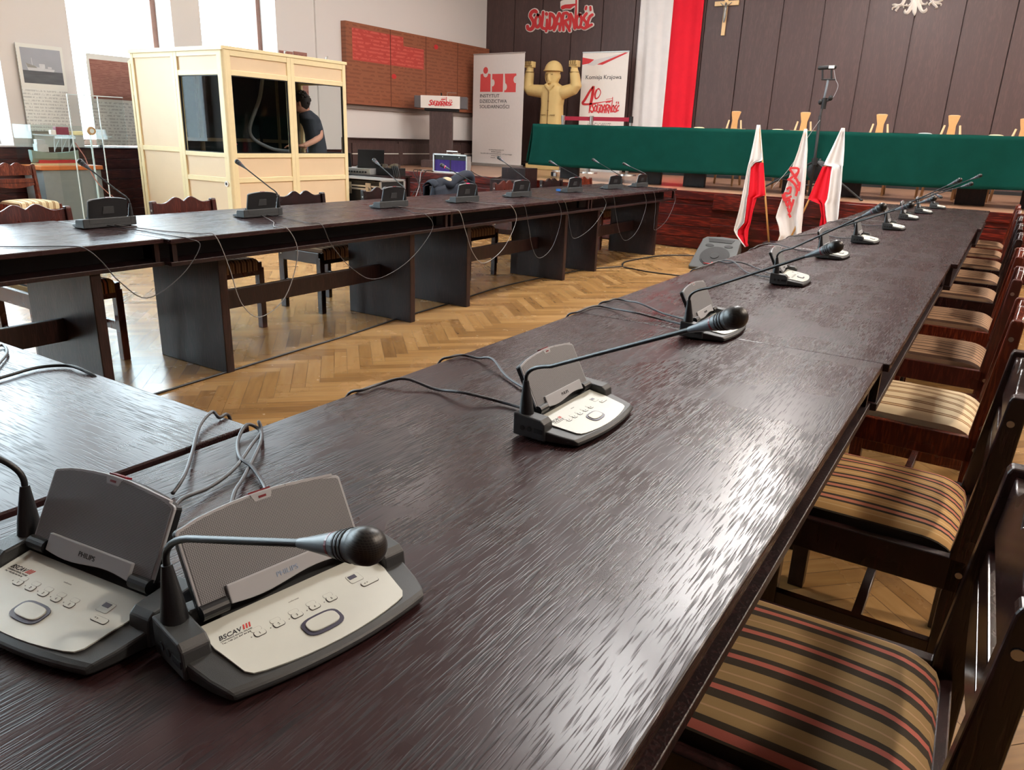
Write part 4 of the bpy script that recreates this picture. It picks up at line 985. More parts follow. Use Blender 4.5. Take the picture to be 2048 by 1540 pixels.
itm('card_box', 'white little box on the acrylic shelf left of the yellow one', 'box', 108, 272, .055, .04, .035, PAPER)
itm('card_box', 'pale yellow box on the acrylic shelf', 'box', 152, 272, .10, .05, .03, YELP)
itm('maroon_case', 'maroon slanted case on the acrylic shelf behind the white box', 'case', 122, 262, .10, .05, .06, MAROON)
p = onX(182, 268, -6.5); s = MB().tube([(0, 0, 0), (.02, 0, 0)], .034, 24).build('tape_roll', GOLDB, loc=(p.x, p.y, 1.186)); tag(s, 'brown adhesive tape roll standing on the acrylic shelf', 'tape roll')
MB().tube([(.02, 0, 0), (.022, 0, 0)], .018, 20).build('roll_core', PAPER, s)
cable([onX(x, y, -6.45) for x, y in ((150, 285), (160, 300), (170, 315), (180, 340), (195, 365), (215, 385), (232, 400), (235, 420))], 'pink cable dangling from the acrylic lectern', r=.004, m=mat('pink_cable', srgb(196, 130, 120), .5, noise=.05), name='lectern_cable', group='lectern cable')

# ------------------------------------------------------------------ wall pieces on the left
tb = MB().box(XL+.03, 9.38, 1.67, XL+.13, YB-.06, 2.88).build('inscription_wall_panel', TOMB); tag(tb, 'large orange-brown inscribed wall panel with a red upper field', 'wall panel')
def red_spot(px, py): 
    q = onX(px, py, XL+.14); MB().ell((XL+.131, q.y, q.z), .002, .06, .04).build('red_dot', REDP, tb)
red_spot(789, 153); red_spot(873, 94)
MB().box(XL+.03, 9.38, 1.60, XL+.07, YB-.06, 1.67).build('lower_ledge', mat('grey_ledge', srgb(140, 128, 122), .6, noise=.05), tb)
o = MB().box(XL+.03, 12.05, 1.32, XL+.04, 12.11, 1.42).build('fire_sign', REDP, bevel=.001); tag(o, 'small red square sign on the cream wall right of the lectern', 'sign')

# ------------------------------------------------------------------ lettering strokes (hand-brushed wordmark)
STROKES = [
 [(385, 275, 38), (345, 248, 42), (275, 290, 40), (250, 370, 38), (285, 430, 38), (325, 510, 40), (318, 600, 42), (262, 668, 44), (200, 655, 42), (185, 600, 36)],
 [(425, 350, 30), (375, 420, 30), (362, 520, 32), (385, 610, 32), (430, 620, 30), (468, 540, 28), (478, 430, 30), (455, 365, 30), (425, 350, 30)],
 [(540, 280, 30), (530, 400, 32), (515, 520, 34), (510, 620, 34), (570, 655, 34), (640, 650, 30)],
 [(632, 450, 26), (628, 560, 30), (618, 660, 28), (608, 715, 26)],
 [(700, 330, 30), (695, 450, 30), (690, 560, 32), (680, 650, 32)],
 [(700, 315, 34), (760, 345, 36), (800, 430, 36), (800, 530, 36), (765, 620, 36), (695, 660, 34)],
 [(905, 310, 34), (865, 420, 34), (840, 530, 34), (815, 620, 34), (790, 690, 28)],
 [(910, 310, 34), (955, 400, 28), (955, 520, 32), (925, 600, 34), (918, 690, 30)], [(850, 545, 30), (940, 550, 30)],
 [(1000, 330, 34), (985, 450, 34), (1000, 560, 34), (1005, 690, 30)],
 [(1000, 315, 32), (1080, 300, 34), (1130, 360, 30), (1115, 440, 30), (1040, 480, 30)], [(1040, 480, 32), (1075, 560, 34), (1120, 640, 34), (1145, 705, 30)],
 [(1168, 320, 26), (1158, 420, 26), (1165, 520, 28), (1150, 620, 26)], [(1175, 330, 28), (1215, 430, 32), (1250, 540, 34), (1258, 640, 34)],
 [(1300, -60, 18), (1298, 100, 18), (1292, 250, 22), (1285, 400, 26), (1270, 540, 30), (1262, 650, 32)],
 [(1375, 335, 32), (1320, 400, 28), (1308, 520, 28), (1320, 620, 32), (1380, 620, 32), (1410, 520, 28), (1415, 410, 28), (1375, 335, 32)],
 [(1535, 310, 30), (1485, 370, 32), (1470, 440, 32), (1520, 510, 30), (1530, 590, 32), (1490, 650, 32), (1425, 625, 30)],
 [(1665, 340, 32), (1610, 380, 32), (1575, 460, 30), (1560, 540, 30), (1590, 590, 32), (1650, 565, 30)], [(1500, 650, 28), (1590, 600, 30)],
 [(1528, 160, 24), (1515, 215, 28)], [(1620, 165, 24), (1625, 235, 26)], [(622, 315, 36), (626, 330, 38)]]
FLAG_W = [(958, 45), (1300, -50), (1300, 85), (1150, 100), (1040, 108), (958, 150)]
FLAG_R = [(1290, 85), (1150, 100), (1040, 108), (975, 130), (938, 165), (960, 215), (985, 222), (1045, 196), (1160, 200), (1230, 145), (1285, 120)]
def stroke_mesh(mapf, grow=0, n=3, nrm=Vector((0, -1, 0)), lift=.0002):
    """flat brush strokes: mapf turns drawing units into a 3D point; lift layers are added by the caller"""
    s = MB()
    for si, st in enumerate(STROKES):
        Q = smooth_path([Vector((a, b_, c)) for a, b_, c in st], n); A, B = [], []; N = len(Q)
        for i, q in enumerate(Q):
            a, b_ = Q[max(i-1, 0)], Q[min(i+1, N-1)]; d_ = Vector((b_.x-a.x, b_.y-a.y))
            if d_.length < 1e-6: d_ = Vector((1, 0))
            d_.normalize(); r_ = q.z+grow; A.append((q.x-d_.y*r_, q.y+d_.x*r_)); B.append((q.x+d_.y*r_, q.y-d_.x*r_))
            if i == 0: d0 = d_
        d1 = d_; up = lift*si; bi = len(s.v)
        s.v += [tuple(Vector(mapf(*p))+nrm*up) for p in A+B]
        for i in range(N-1): s.face((bi+i, bi+i+1, bi+N+i+1, bi+N+i))
        for q, dd, ends in ((Q[0], -d0, (bi, bi+N)), (Q[-1], d1, (bi+2*N-1, bi+N-1))):
            r_ = q.z+grow; a0 = math.atan2(dd.y, dd.x); k0 = len(s.v)
            for k in range(7): aa = a0-math.pi/2+math.pi*k/6; s.v.append(tuple(Vector(mapf(q.x+r_*math.cos(aa), q.y+r_*math.sin(aa)))+nrm*up))
            s.face(tuple(k0+k for k in range(7)))
    return s
def poly_mesh(poly, mapf, s=None):
    s = s or MB(); bi = len(s.v); s.v += [tuple(mapf(x, y)) for x, y in poly]; s.face(tuple(range(bi, bi+len(poly)))); return s
def wordmark(parent, basef, nrm, white=True, k=.01):
    """basef(u,v)->Vector on the carrier surface, nrm = outward normal"""
    n_ = Vector(nrm)
    if white:
        f1 = lambda x, y: basef(x, y)+n_*k*.4
        s = stroke_mesh(f1, 22, lift=k*.008); s = poly_mesh([(925, 40), (955, 15), (1310, -70), (1325, 100), (1230, 180), (1160, 225), (1050, 222), (985, 245), (925, 190)], f1, s)
        s = poly_mesh([(1480, 330), (1480, 130), (1660, 130), (1690, 330)], f1, s); s = poly_mesh([(590, 600), (590, 300), (690, 300), (690, 600)], f1, s)
        s.build('white_backing', WHITEP, parent, fix=False)
    f2 = lambda x, y: basef(x, y)+n_*k*.8
    s = stroke_mesh(f2, 0, lift=k*.02); s = poly_mesh(FLAG_R, f2, s)
    s.build('red_lettering', REDP, parent, fix=False)
    if white: poly_mesh(FLAG_W, lambda x, y: basef(x, y)+n_*k*.75).build('flag_field', WHITEP, parent, fix=False)
    else: poly_mesh([(958, 40), (1290, -20), (1290, 0), (958, 60)], f2).build('flag_edge', REDP, parent, fix=False)
YW = YB-.03
wm = thing('wordmark_sign', 'red brush-lettered wordmark with flag on the dark back wall', 'sign', (0, 0, 0))
wordmark(wm, lambda x, y: onY(1040+x*180/2048, y*80/910, YW-.004), (0, -1, 0), k=.03)

# eagle emblem, lower part in view and the rest above
eg = thing('eagle_emblem', 'white carved eagle emblem high on the dark back wall', 'emblem', (0, 0, 0))
def emap(x, y): return onY(1760+x*160/2048, y*50/640, YW-.012)
s = MB()
def est(pts, rs, nn=4):
    Q = smooth_path([Vector((a, b_, r_)) for (a, b_), r_ in zip(pts, rs)], nn)
    L1 = []; L2 = []
    for i, q in enumerate(Q):
        a, b_ = Q[max(i-1, 0)], Q[min(i+1, len(Q)-1)]; d_ = Vector((b_.x-a.x, b_.y-a.y)); d_.normalize()
        L1.append(emap(q.x-d_.y*q.z, q.y+d_.x*q.z)); L2.append(emap(q.x+d_.y*q.z, q.y-d_.x*q.z))
    for i in range(len(Q)-1):
        m1, m2 = (L1[i]+L2[i])/2+Vector((0, -.03, 0)), (L1[i+1]+L2[i+1])/2+Vector((0, -.03, 0))
        bi = len(s.v); s.v += [tuple(p) for p in (L1[i], L1[i+1], m2, m1, L2[i], L2[i+1])]
        s.face((bi, bi+1, bi+2, bi+3)); s.face((bi+3, bi+2, bi+5, bi+4))
est([(900, -500), (910, -200), (890, 100), (880, 300), (875, 410)], [330, 230, 80, 55, 12])
est([(880, -60), (820, 120), (750, 260), (680, 330), (635, 300), (650, 240)], [60, 55, 48, 44, 35, 12]); est([(960, -60), (1000, 120), (1050, 250), (1110, 300), (1180, 260), (1195, 200)], [60, 55, 48, 44, 35, 12])
est([(870, -80), (820, 60), (750, 140), (680, 140), (690, 95)], [40, 36, 30, 26, 10]); est([(1010, -80), (1050, 60), (1120, 110), (1190, 90), (1212, 45)], [40, 36, 30, 26, 10])
est([(640, -40), (570, 100), (480, 140), (380, 120), (310, 130)], [45, 40, 38, 32, 24]); est([(480, 140), (400, 180), (330, 200), (310, 260)], [34, 26, 24, 16]); est([(480, 160), (440, 230), (400, 270), (430, 300)], [34, 26, 24, 16]); est([(560, 120), (600, 160), (600, 210)], [34, 24, 12]); est([(600, 140), (680, 150), (760, 130)], [24, 18, 14])
est([(1300, -40), (1370, 90), (1440, 160), (1460, 190), (1390, 220)], [48, 42, 32, 24, 8]); est([(1370, 60), (1470, 90), (1560, 100), (1555, 160)], [34, 26, 26, 10]); est([(1370, 40), (1480, 40), (1570, 20), (1620, 10)], [30, 26, 22, 14]); est([(1330, 60), (1260, 100), (1265, 150)], [32, 24, 14])
for sg in (-1, 1):
    for k in range(6): est([(900+sg*(220+60*k), -560), (900+sg*(330+95*k), -420+30*k), (900+sg*(400+110*k), -180-40*k)], [70, 60, 20])
est([(900, -560), (900, -760), (820, -860), (740, -850)], [180, 110, 70, 20])
s.build('carved_relief', WHITEP, eg, fix=False)

# crucifix
cx_ = thing('crucifix', 'light wooden crucifix with pewter figure on the dark back wall', 'crucifix', (-4.49, YW, 3.45))
cw = .03
MB().box(-cw-.005, -.03, -.48, cw-.005, -.001, .30).box(-.195, -.032, -.035, .205, -.002, .035).build('cross', BRASSW, cx_, bevel=.003)
s = MB(); q = [(0, -.05, -.03), (0.005, -.05, -.07), (0, -.055, -.14), (.006, -.05, -.19), (0, -.052, -.25), (0, -.05, -.29)]
s.tube(q, [.012, .026, .022, .024, .018, .010], 10); s.ell((.004, -.06, -.012), .018, .018, .022)
for sg in (-1, 1): s.tube([(sg*.02, -.05, -.045), (sg*.06, -.045, -.02), (sg*.095, -.04, .012)], [.009, .008, .006], 8)
remesh(s.build('figure', PEWTER, cx_), .004, 2, .5)

# hanging national flag banner, white and red, on the back wall
fb = thing('hanging_flag', 'tall white and red cloth banner hanging on the back wall', 'flag', (0, 0, 0))
def hang(x0, x1, m, nm):
    def fn(u, v):
        x = x0+(x1-x0)*u; z = ZC-.1+(0.87-ZC+.1)*v; return (x, YW-.05-.012*math.sin(x*14)-.006*math.sin(x*37+z), z)
    o = MB().grid(fn, 26, 40).build(nm, m, fb, smooth=True, fix=False); o.modifiers.new('cloth', 'SOLIDIFY').thickness = .004
hang(-6.0, -5.40, WHITEF, 'white_half'); hang(-5.40, -4.86, REDF, 'red_half')
MB().cyl((-6.05, YW-.05, ZC-.1), (-4.82, YW-.05, ZC-.1), .015).cyl((-6.0, YW-.055, .865), (-4.78, YW-.055, .865), .012).build('rod', WHITEP, fb)

# ------------------------------------------------------------------ roll-up banners
def banner(label, p0, p1, z1):
    p0, p1 = Vector(p0), Vector(p1); w = (p1-p0).length; a = math.atan2(p1.y-p0.y, p1.x-p0.x)
    t = thing('rollup_banner', label, 'banner', (p0.x, p0.y, SZ), a); h = z1-SZ
    MB().box(0, -.004, .05, w, .0, h).build('banner_sheet', WHITEP if 'statue' in label else mat('warm_white_sheet', srgb(236, 230, 226), .5, noise=.02), t)
    MB().box(-.01, -.05, 0, w+.01, .05, .055).box(-.005, -.012, h, w+.005, .01, h+.02).cyl((w*.5, .03, .05), (w*.5, .03, h), .008, seg=8).build('banner_stand', ALU, t, bevel=.004)
    return t, w, h
bn, w, h = banner('tall pale banner with coral letter blocks left of the carved figure', onY(944, 327, 12.55), onY(1042, 330, 12.45), 2.69)
def bm_(u, v): return Vector((u*w, -.0065, h*(1-v)))       # u,v from the top left of the sheet
def blk(pts, nm='coral_block'): MB().prism([(x*w, h*(1-y)) for x, y in pts], (0, -.0045, 0), (1, 0, 0), (0, 0, 1), .0012).build(nm, CORAL, bn)
def arc(cx, cy, rx, ry, a0, a1, n=10): return [(cx+rx*math.cos(R(a0+(a1-a0)*k/n)), cy+ry*math.sin(R(a0+(a1-a0)*k/n))) for k in range(n+1)]
ry_ = .05*w/h
blk([(.15, .17)]+arc(.25, .165, .05, ry_*1.1, 180, 0)[:]+[(.35, .17), (.355, .325), (.145, .325)])
blk(arc(.25, .137, .048, ry_, 0, 360)[:-1])
blk([(.385, .17), (.60, .17), (.60, .327), (.385, .327), (.385, .275)]+arc(.385, .247, .05, ry_*1.1, 90, -90)[1:-1]+[(.385, .22)])
blk([(.63, .17), (.85, .17)]+arc(.855, .222, .055, ry_*1.1, 270, 90)+[(.85, .25), (.85, .33), (.63, .33), (.63, .312)]+arc(.63, .283, .05, ry_*1.1, 90, -90)[1:-1])
for k, (tx, wd) in enumerate((('INSTYTUT', .39), ('DZIEDZICTWA', .54), ('SOLIDARNOŚCI', .59))):
    text('banner_text', tx, .085, INKB, bn, bm_(.14, .375+.048*k), (1, 0, 0), (0, 0, 1), width=wd*w, depth=.0006)
for k, (tx, wd, y) in enumerate((('ul. Wały Piastowskie 24', .30, .85), ('80-855 Gdańsk', .2, .868), ('facebook.com/institute of heritage', .64, .886), ('www.ids.pl', .2, .904), ('tel. 58', .22, .922))):
    text('banner_small_text', tx, .026, INKB, bn, bm_(.5-wd/2, y), (1, 0, 0), (0, 0, 1), width=wd*w, depth=.0004)
bn2, w, h = banner('white banner with red ribbon and 40 beside the carved statue', onY(1152, 345, 13.0), onY(1240, 343, 13.0), 2.72)
def blk2(pts, m, nm, d=.001): MB().prism([(x*w, h*(1-y)) for x, y in pts], (0, -.0045-d, 0), (1, 0, 0), (0, 0, 1), .001).build(nm, m, bn2)
blk2([(.0, .035), (.26, .055), (.16, .085), (.0, .095)], REDP, 'ribbon'); blk2([(.10, .095), (.30, .055), (1.0, .0), (.78, .04), (.25, .105)], mat('ribbon_shade_white', srgb(214, 210, 208), .5, noise=.03), 'ribbon', .002)
blk2([(.33, .095), (.42, .08), (.92, .004), (.98, .006), (.45, .098)], REDP, 'ribbon', .003)
text('banner_text', 'Komisja Krajowa', .1, INKB, bn2, Vector((.09*w, -.0065, h*(1-.215))), (1, 0, 0), (0, 0, 1), width=.78*w, depth=.0006)
def b2(x, y): return Vector((x*w, -.0065, h*(1-y)))
def rib(pts, rs, name, mp_f, m, par):
    s = MB(); Q = smooth_path([Vector((a, b_, r_)) for (a, b_), r_ in zip(pts, rs)], 5); A = []; B = []
    for i, q in enumerate(Q):
        a, b_ = Q[max(i-1, 0)], Q[min(i+1, len(Q)-1)]; d_ = Vector(((b_.x-a.x)*w, (b_.y-a.y)*h)).normalized()
        A.append(mp_f(q.x-d_.y*q.z/w, q.y+d_.x*q.z/h)); B.append(mp_f(q.x+d_.y*q.z/w, q.y-d_.x*q.z/h))
    s.v = [tuple(p) for p in A+B]; n = len(A)
    for i in range(n-1): s.face((i, i+1, n+i+1, n+i))
    s.build(name, m, par, fix=False)
rib([(.27, .28), (.20, .32), (.11, .385), (.06, .415), (.14, .425), (.40, .412), (.72, .39)], [.018, .022, .024, .022, .018, .010, .003], 'numeral_forty', b2, REDP, bn2)
rib([(.28, .272), (.275, .34), (.245, .42), (.22, .50)], [.026, .03, .026, .008], 'numeral_forty', b2, REDP, bn2)
rib([(.36, .30), (.33, .34), (.345, .375), (.41, .365), (.45, .325), (.41, .295), (.37, .30)], [.018, .018, .014, .01, .008, .01, .014], 'numeral_forty', b2, REDP, bn2)
wordmark(bn2, lambda x, y: Vector(((.255+(x-170)/1500*.62)*w, -.0065, h*(1-.375-(y)/700*.12))), (0, -1, 0), white=False, k=.004)
MB().box(.2*w, -.0058, h*(1-.635), .72*w, -.0048, h*(1-.575)).build('banner_small_text', SMALLT, bn2)
text('banner_text', 'SOLIDARNOŚĆ', .07, INKB, bn2, Vector((.2*w, -.0065, h*(1-.70))), (1, 0, 0), (0, 0, 1), width=.6*w, depth=.0006)

# ------------------------------------------------------------------ carved statue
sc_ = onY(1103, 240, 12.62)
stt = thing('carved_statue', 'pale carved wooden worker statue in a helmet with both fists raised', 'statue', (sc_.x, 12.62, SZ))
def sp2(px, py): q = onY(px, py, 12.55); return Vector((q.x-sc_.x, 0, q.z-SZ))
s = MB()
# torso as a tapering carved block
def rg(z, hw_, d_, cx=0, n=24, p=3): return [Vector((cx+hw_*math.copysign(abs(math.cos(a))**(2/p), math.cos(a)), d_*math.copysign(abs(math.sin(a))**(2/p), math.sin(a)), z)) for a in [2*math.pi*k/n for k in range(n)]]
hm = sp2(1075, 260); sw = sp2(1122, 260); shl = sp2(1083, 180); shr = sp2(1122, 182)
cxm = (hm.x+sw.x)/2
s.ring_loft([rg(.10, .25, .17, cxm), rg(.55, .235, .16, cxm), rg(hm.z, .22, .15, cxm), rg(sp2(1090, 210).z, .20, .145, cxm), rg(shl.z-.03, .23, .14, cxm+.01), rg(shl.z+.06, .20, .12, cxm), rg(shl.z+.12, .09, .09, cxm)])
ey = sp2(1052, 175); fy = sp2(1056, 138); ey2 = sp2(1148, 172); fy2 = sp2(1145, 138)
for sg, shp, e_, f_ in ((-1, shl, ey, fy), (1, shr, ey2, fy2)):
    a_ = Vector((shp.x+sg*.02, 0, shp.z-.02)); s.tube([a_+Vector((-sg*.1, 0, 0)), a_, e_+Vector((-sg*.03, 0, -.04)), e_+Vector((sg*.005, 0, .0)), e_*.4+f_*.6, f_+Vector((0, 0, -.04))], [.11, .115, .10, .10, .088, .08], 18)
    c_ = Vector((f_.x, 0, sp2(1100, 128).z)); s.tube([f_+Vector((0, 0, -.05)), f_+Vector((0, 0, .01))], [.068, .066], 16); s.box(c_.x-.085, -.06, c_.z-.05, c_.x+.085, .06, c_.z+.055)
hdc = sp2(1103, 150)
s.ell((hdc.x, -.01, hdc.z), .125, .13, .19, nu=28, nv=20)
s.ell((hdc.x, -.02, hdc.z-.13), .085, .09, .07)
s.tube([(hdc.x, 0, hdc.z-.15), (hdc.x, 0, shl.z+.05)], [.085, .10], 16)
# nose, brow, lips, ears, collar
s.prism([(-.02, -.055), (.02, -.055), (.01, .05), (-.01, .05)], (hdc.x-.01, -.105, hdc.z-.04), (1, 0, 0), (0, 0, 1), .065)
s.box(hdc.x-.075, -.15, hdc.z+.022, hdc.x+.06, -.08, hdc.z+.045); s.box(hdc.x-.045, -.15, hdc.z-.115, hdc.x+.03, -.08, hdc.z-.100); s.box(hdc.x-.04, -.146, hdc.z-.142, hdc.x+.025, -.08, hdc.z-.122)
for sg in (-1, 1): s.ell((hdc.x+sg*.128, .0, hdc.z-.02), .02, .03, .05); s.ell((hdc.x+sg*.042-.008, -.118, hdc.z+.005), .022, .014, .010)
s.prism([(-.11, .05), (0, -.06), (.11, .05), (.06, .08), (0, .02), (-.06, .08)], (cxm, -.13, shl.z+.03), (1, 0, 0), (0, 0, 1), .03)
fig = remesh(s.build('carved_figure', STATUE, stt), .011, 2, .5)
s = MB()
for c_ in (Vector((fy.x, 0, sp2(1100, 128).z)), Vector((fy2.x, 0, sp2(1100, 128).z))):
    for k in range(3): s.box(c_.x-.045+.042*k, -.083, c_.z-.005, c_.x-.041+.042*k, -.055, c_.z+.055)
    s.box(c_.x-.075, -.075, c_.z-.022, c_.x+.075, -.055, c_.z-.017)
for ex in (-.05, .035): s.box(hdc.x+ex-.022, -.137, hdc.z-.002, hdc.x+ex+.022, -.10, hdc.z+.006)
s.box(hdc.x-.04, -.146, hdc.z-.121, hdc.x+.025, -.10, hdc.z-.116)
s.box(cxm-.003, -.165, .12, cxm+.003, -.14, shl.z)
for zz_ in (.55, .80, 1.02, 1.18): s.box(cxm-.012, -.166, zz_, cxm+.012, -.14, zz_+.01)
s.box(cxm-.14, -.162, .95, cxm-.05, -.13, .956); s.box(cxm+.05, -.162, .95, cxm+.14, -.13, .956)
for f_ in (fy, fy2): s.tube([(f_.x, 0, f_.z-.05), (f_.x, 0, f_.z-.045)], .092, 18)
s.build('carved_line', GROOVE, fig)
s = MB(); rings = []
for i in range(9):
    a = R(90*i/8); rr_ = max(math.cos(a), .03); rings.append([Vector((hdc.x+.005+.165*rr_*math.cos(b_), -.005+.165*rr_*math.sin(b_), hdc.z+.075+.17*math.sin(a))) for b_ in [2*math.pi*k/28 for k in range(28)]])
s.ring_loft(rings); s.ring_loft([[Vector((hdc.x+.005+r_*math.cos(b_), -.005+r_*math.sin(b_)*1.0-(.03 if math.sin(b_) < -.3 else 0), z_)) for b_ in [2*math.pi*k/28 for k in range(28)]] for r_, z_ in ((.163, hdc.z+.082), (.170, hdc.z+.078), (.170, hdc.z+.066), (.15, hdc.z+.065))])
s.build('helmet', STATUE, fig, smooth=True, auto=40)
s = MB().tube(smooth_path([(hdc.x-.15, -.02, hdc.z+.05), (hdc.x-.12, -.07, hdc.z-.06), (hdc.x-.03, -.11, hdc.z-.17), (hdc.x+.08, -.07, hdc.z-.12), (hdc.x+.14, -.01, hdc.z+.05)]), .006, 8).build('chin_strap', STATUE, fig, smooth=True)
MB().box(cxm-.36, -.27, 0, cxm+.36, .25, .10).build('plinth', STATUE, stt, bevel=.01)

# ------------------------------------------------------------------ rope barrier posts
for i, (px, lb) in enumerate(((1126, 'left'), (1183, 'middle'), (1262, 'right'))):
    q = onY(px, 242, 12.15)
    t = thing('barrier_post', '%s of the three steel belt posts behind the green table' % {'left': 'leftmost', 'middle': 'middle one', 'right': 'rightmost'}[lb], 'barrier post', (q.x, 12.15, SZ), group='steel belt barrier posts')
    MB().cyl((0, 0, 0), (0, 0, .022), .16, .155, 28).build('base_disc', METAL, t); MB().cyl((0, 0, .02), (0, 0, .84), .028, seg=18).build('pole', METAL, t, smooth=True, auto=40); MB().cyl((0, 0, .84), (0, 0, .94), .034, seg=18).build('belt_head', METAL if i < 2 else BLACKM, t, smooth=True, auto=40)
a, b_, c = onY(1126, 242, 12.15), onY(1183, 242, 12.15), onY(1262, 244, 12.15)
for p, q, lb in ((a, b_, 'left'), (b_, c, 'right')):
    o = MB().box(p.x+.035, 12.147, SZ+.86, q.x-.035, 12.153, SZ+.925).build('barrier_belt', BELT); tag(o, 'crimson barrier belt stretched at the %s between steel posts' % lb, 'belt', 'barrier belts')

# ------------------------------------------------------------------ stage table with green cloth
TY0, TY1, TX0 = 9.86, 10.66, -5.97
TTZ = SZ+.745
segs = [(-5.85, -3.95), (-3.92, -2.0), (-1.97, -.05), (-.02, 1.9), (1.93, 3.4)]
for i, (x0, x1) in enumerate(segs):
    t = thing('stage_table', ['dark stage table under the left end of the green cloth', 'dark stage table under the cloth behind the flags', 'dark stage table under the cloth behind the tripod', 'dark stage table under the cloth at the right', 'dark stage table beyond the right edge'][i], 'table', ((x0+x1)/2, (TY0+TY1)/2, SZ), group='stage tables under green cloth')
    hx = (x1-x0)/2; hy = (TY1-TY0)/2-.01
    MB().box(-hx, -hy, .715, hx, hy, .742).build('tabletop', TLEG, t)
    MB().box(-hx+.02, -hy+.05, .60, hx-.02, -hy+.07, .715).box(-hx+.02, hy-.07, .60, hx-.02, hy-.05, .715).build('apron', TLEG, t)
    for sx in (-1, 1):
        MB().box(sx*(hx-.30)-.15, -.03, 0, sx*(hx-.30)+.15, .03, .715).build('leg_panel', TLEG, t, bevel=.003)
cl = MB()
def cl_front(u, v):
    x = TX0+(XR-.05-TX0)*u; sag = .02*math.sin(x*.9)+.025*math.sin(x*.37+1)
    zb = .875+.03*u+.012*math.sin(x*1.7)+sag*.4; z = TTZ+(zb-TTZ)*v
    return (x-(.06*v*v if u < .004 else 0), TY0-.012-.02*v*math.sin(x*5.3)*(1+.5*math.sin(x*1.9))-.012*v*math.sin(x*13)-.02*v, z)
cl.grid(cl_front, 260, 12)
cl.grid(lambda u, v: (TX0+(XR-.05-TX0)*u, TY0-.012+(TY1-TY0+.02)*v, TTZ+.003+.002*math.sin(u*90)), 200, 8)
cl.grid(lambda u, v: (TX0-.01-.09*v*(.5+.5*math.cos(u*9)), TY0-.012+(TY1-TY0+.02)*u, TTZ-(.52+.03*math.sin(u*9))*v), 24, 12)
o = cl.build('green_tablecloth', GREEN, smooth=True, fix=False, auto=60); o.modifiers.new('cloth', 'SOLIDIFY').thickness = .004
tag(o, 'long green cloth draped over the stage tables', 'tablecloth')

# stage chairs with cane vase-shaped backs
def stage_chair(label, px, py):
    q = onY(px, py, 11.15); t = thing('cane_chair', label, 'chair', (q.x, 11.15, SZ), R(180+random.uniform(-3, 3)), 'cane backed chairs behind the green table')
    H = q.z-SZ
    for sx in (-1, 1):
        MB().tube([(sx*.19, -.2, 0), (sx*.16, -.17, .45), (sx*.112, -.21, .74), (sx*.085, -.235, H-.12)], [.016, .02, .015, .012], 8).build('rear_post', PALEW, t, smooth=True)
        MB().tube([(sx*.2, .2, 0), (sx*.2, .19, .44)], [.014, .02], 8).build('front_leg', PALEW, t, smooth=True)
    pr = [(.068, H), (.058, H-.05), (.04, H-.12), (.045, H-.22), (.06, H-.36), (.085, .5)]
    poly = [(x, z-.46) for x, z in pr][::-1]+[(-x, z-.46) for x, z in pr]
    hi = [(.068, H-.46), (.062, H-.49), (-.062, H-.49), (-.068, H-.46), (-.04, H-.452), (.04, H-.452)]
    MB().prism(poly, (0, -.185, .46), (1, 0, 0), Vector((0, -.11, 1)).normalized(), .012).build('back_splat', CANE, t, bevel=.002)
    MB().prism(hi, (0, -.188, .46), (1, 0, 0), Vector((0, -.11, 1)).normalized(), .018).build('top_cap', PALEW, t, bevel=.002)
    MB().box(-.17, -.225, H-.26, .17, -.205, H-.235).box(-.19, -.2, .2, .19, -.18, .225).build('cross_rail', PALEW, t)
    s = MB().box(-.22, -.2, .43, .22, .22, .465); s.build('seat', CANE, t, bevel=.01)
    return t
for px, py, lb in ((1462, 221, 'cane backed chair right of the hanging flag behind the green cloth'), (1603, 223, 'cane backed chair just left of the tripod pole'), (1761, 227, 'cane backed chair right of the tripod pole'), (1905, 229, 'cane backed chair with a pale rim near the right edge'), (2052, 236, 'cane backed chair cut by the right edge')):
    stage_chair(lb, px, py)
for px, lb in ((1398, 'left of the first cane chair'), (1556, 'between the first two cane chairs'), (1852, 'left of the pale rimmed cane chair'), (1995, 'right of the pale rimmed cane chair')):
    q = onY(px, 258, 10.4)
    o = MB().ell((0, 0, .008), .075, .05, .014, nu=18, nv=8).build('low_pale_item', LINING if px != 1852 else GREYP, loc=(q.x, 10.4, TTZ+.004), smooth=True); tag(o, 'low pale rounded item on the green table %s' % lb, 'cap', 'pale items on the green table')  # flattened pale rounds, not identified as any particular object

# ------------------------------------------------------------------ lectern, sign, purple case, step box
lt = thing('lectern', 'tall brown lectern with a white wordmark board on top', 'lectern', (-8.54, 11.0, SZ), R(33))
MB().box(-.195, -.12, 0, .195, .16, .96).build('column', LECTW, lt, bevel=.004)
MB().box(-.33, -.26, 0, .25, .2, .12).build('foot', LECTW, lt, bevel=.006)
MB().box(-.28, -.14, .93, .30, .2, .99).build('neck_plate', BLACKM, lt, bevel=.01)
tl = MB(); tl.box(-.45, -.16, .98, .45, .22, 1.17); tl.build('reading_desk', mat('grey_desk', srgb(92, 86, 88), .5, noise=.06), lt, bevel=.004)
sg_ = MB().box(-.34, -.175, .975, .33, -.161, 1.175).build('white_board', WHITEP, lt)
wordmark(sg_, lambda x, y: Vector((-.20+(x-170)/1500*.40, -.176, 1.125-(y-120)/600*.115)), (0, -1, 0), white=False, k=.004)
MB().tube([(.0, .0, 1.16), (0, -.02, 1.22), (.0, -.05, 1.22)], .012, 8).build('desk_microphone', BLACKM, lt)
MB().cyl((.10, 0, 1.175), (.10, 0, 1.24), .004).cyl((.10, 0, 1.24), (.26, 0, 1.235), .004).build('reading_lamp', METAL, lt)
pc = thing('flight_case', 'open aluminium case with purple ribbed lining on the stage edge', 'case', (-7.19, 9.52, SZ))
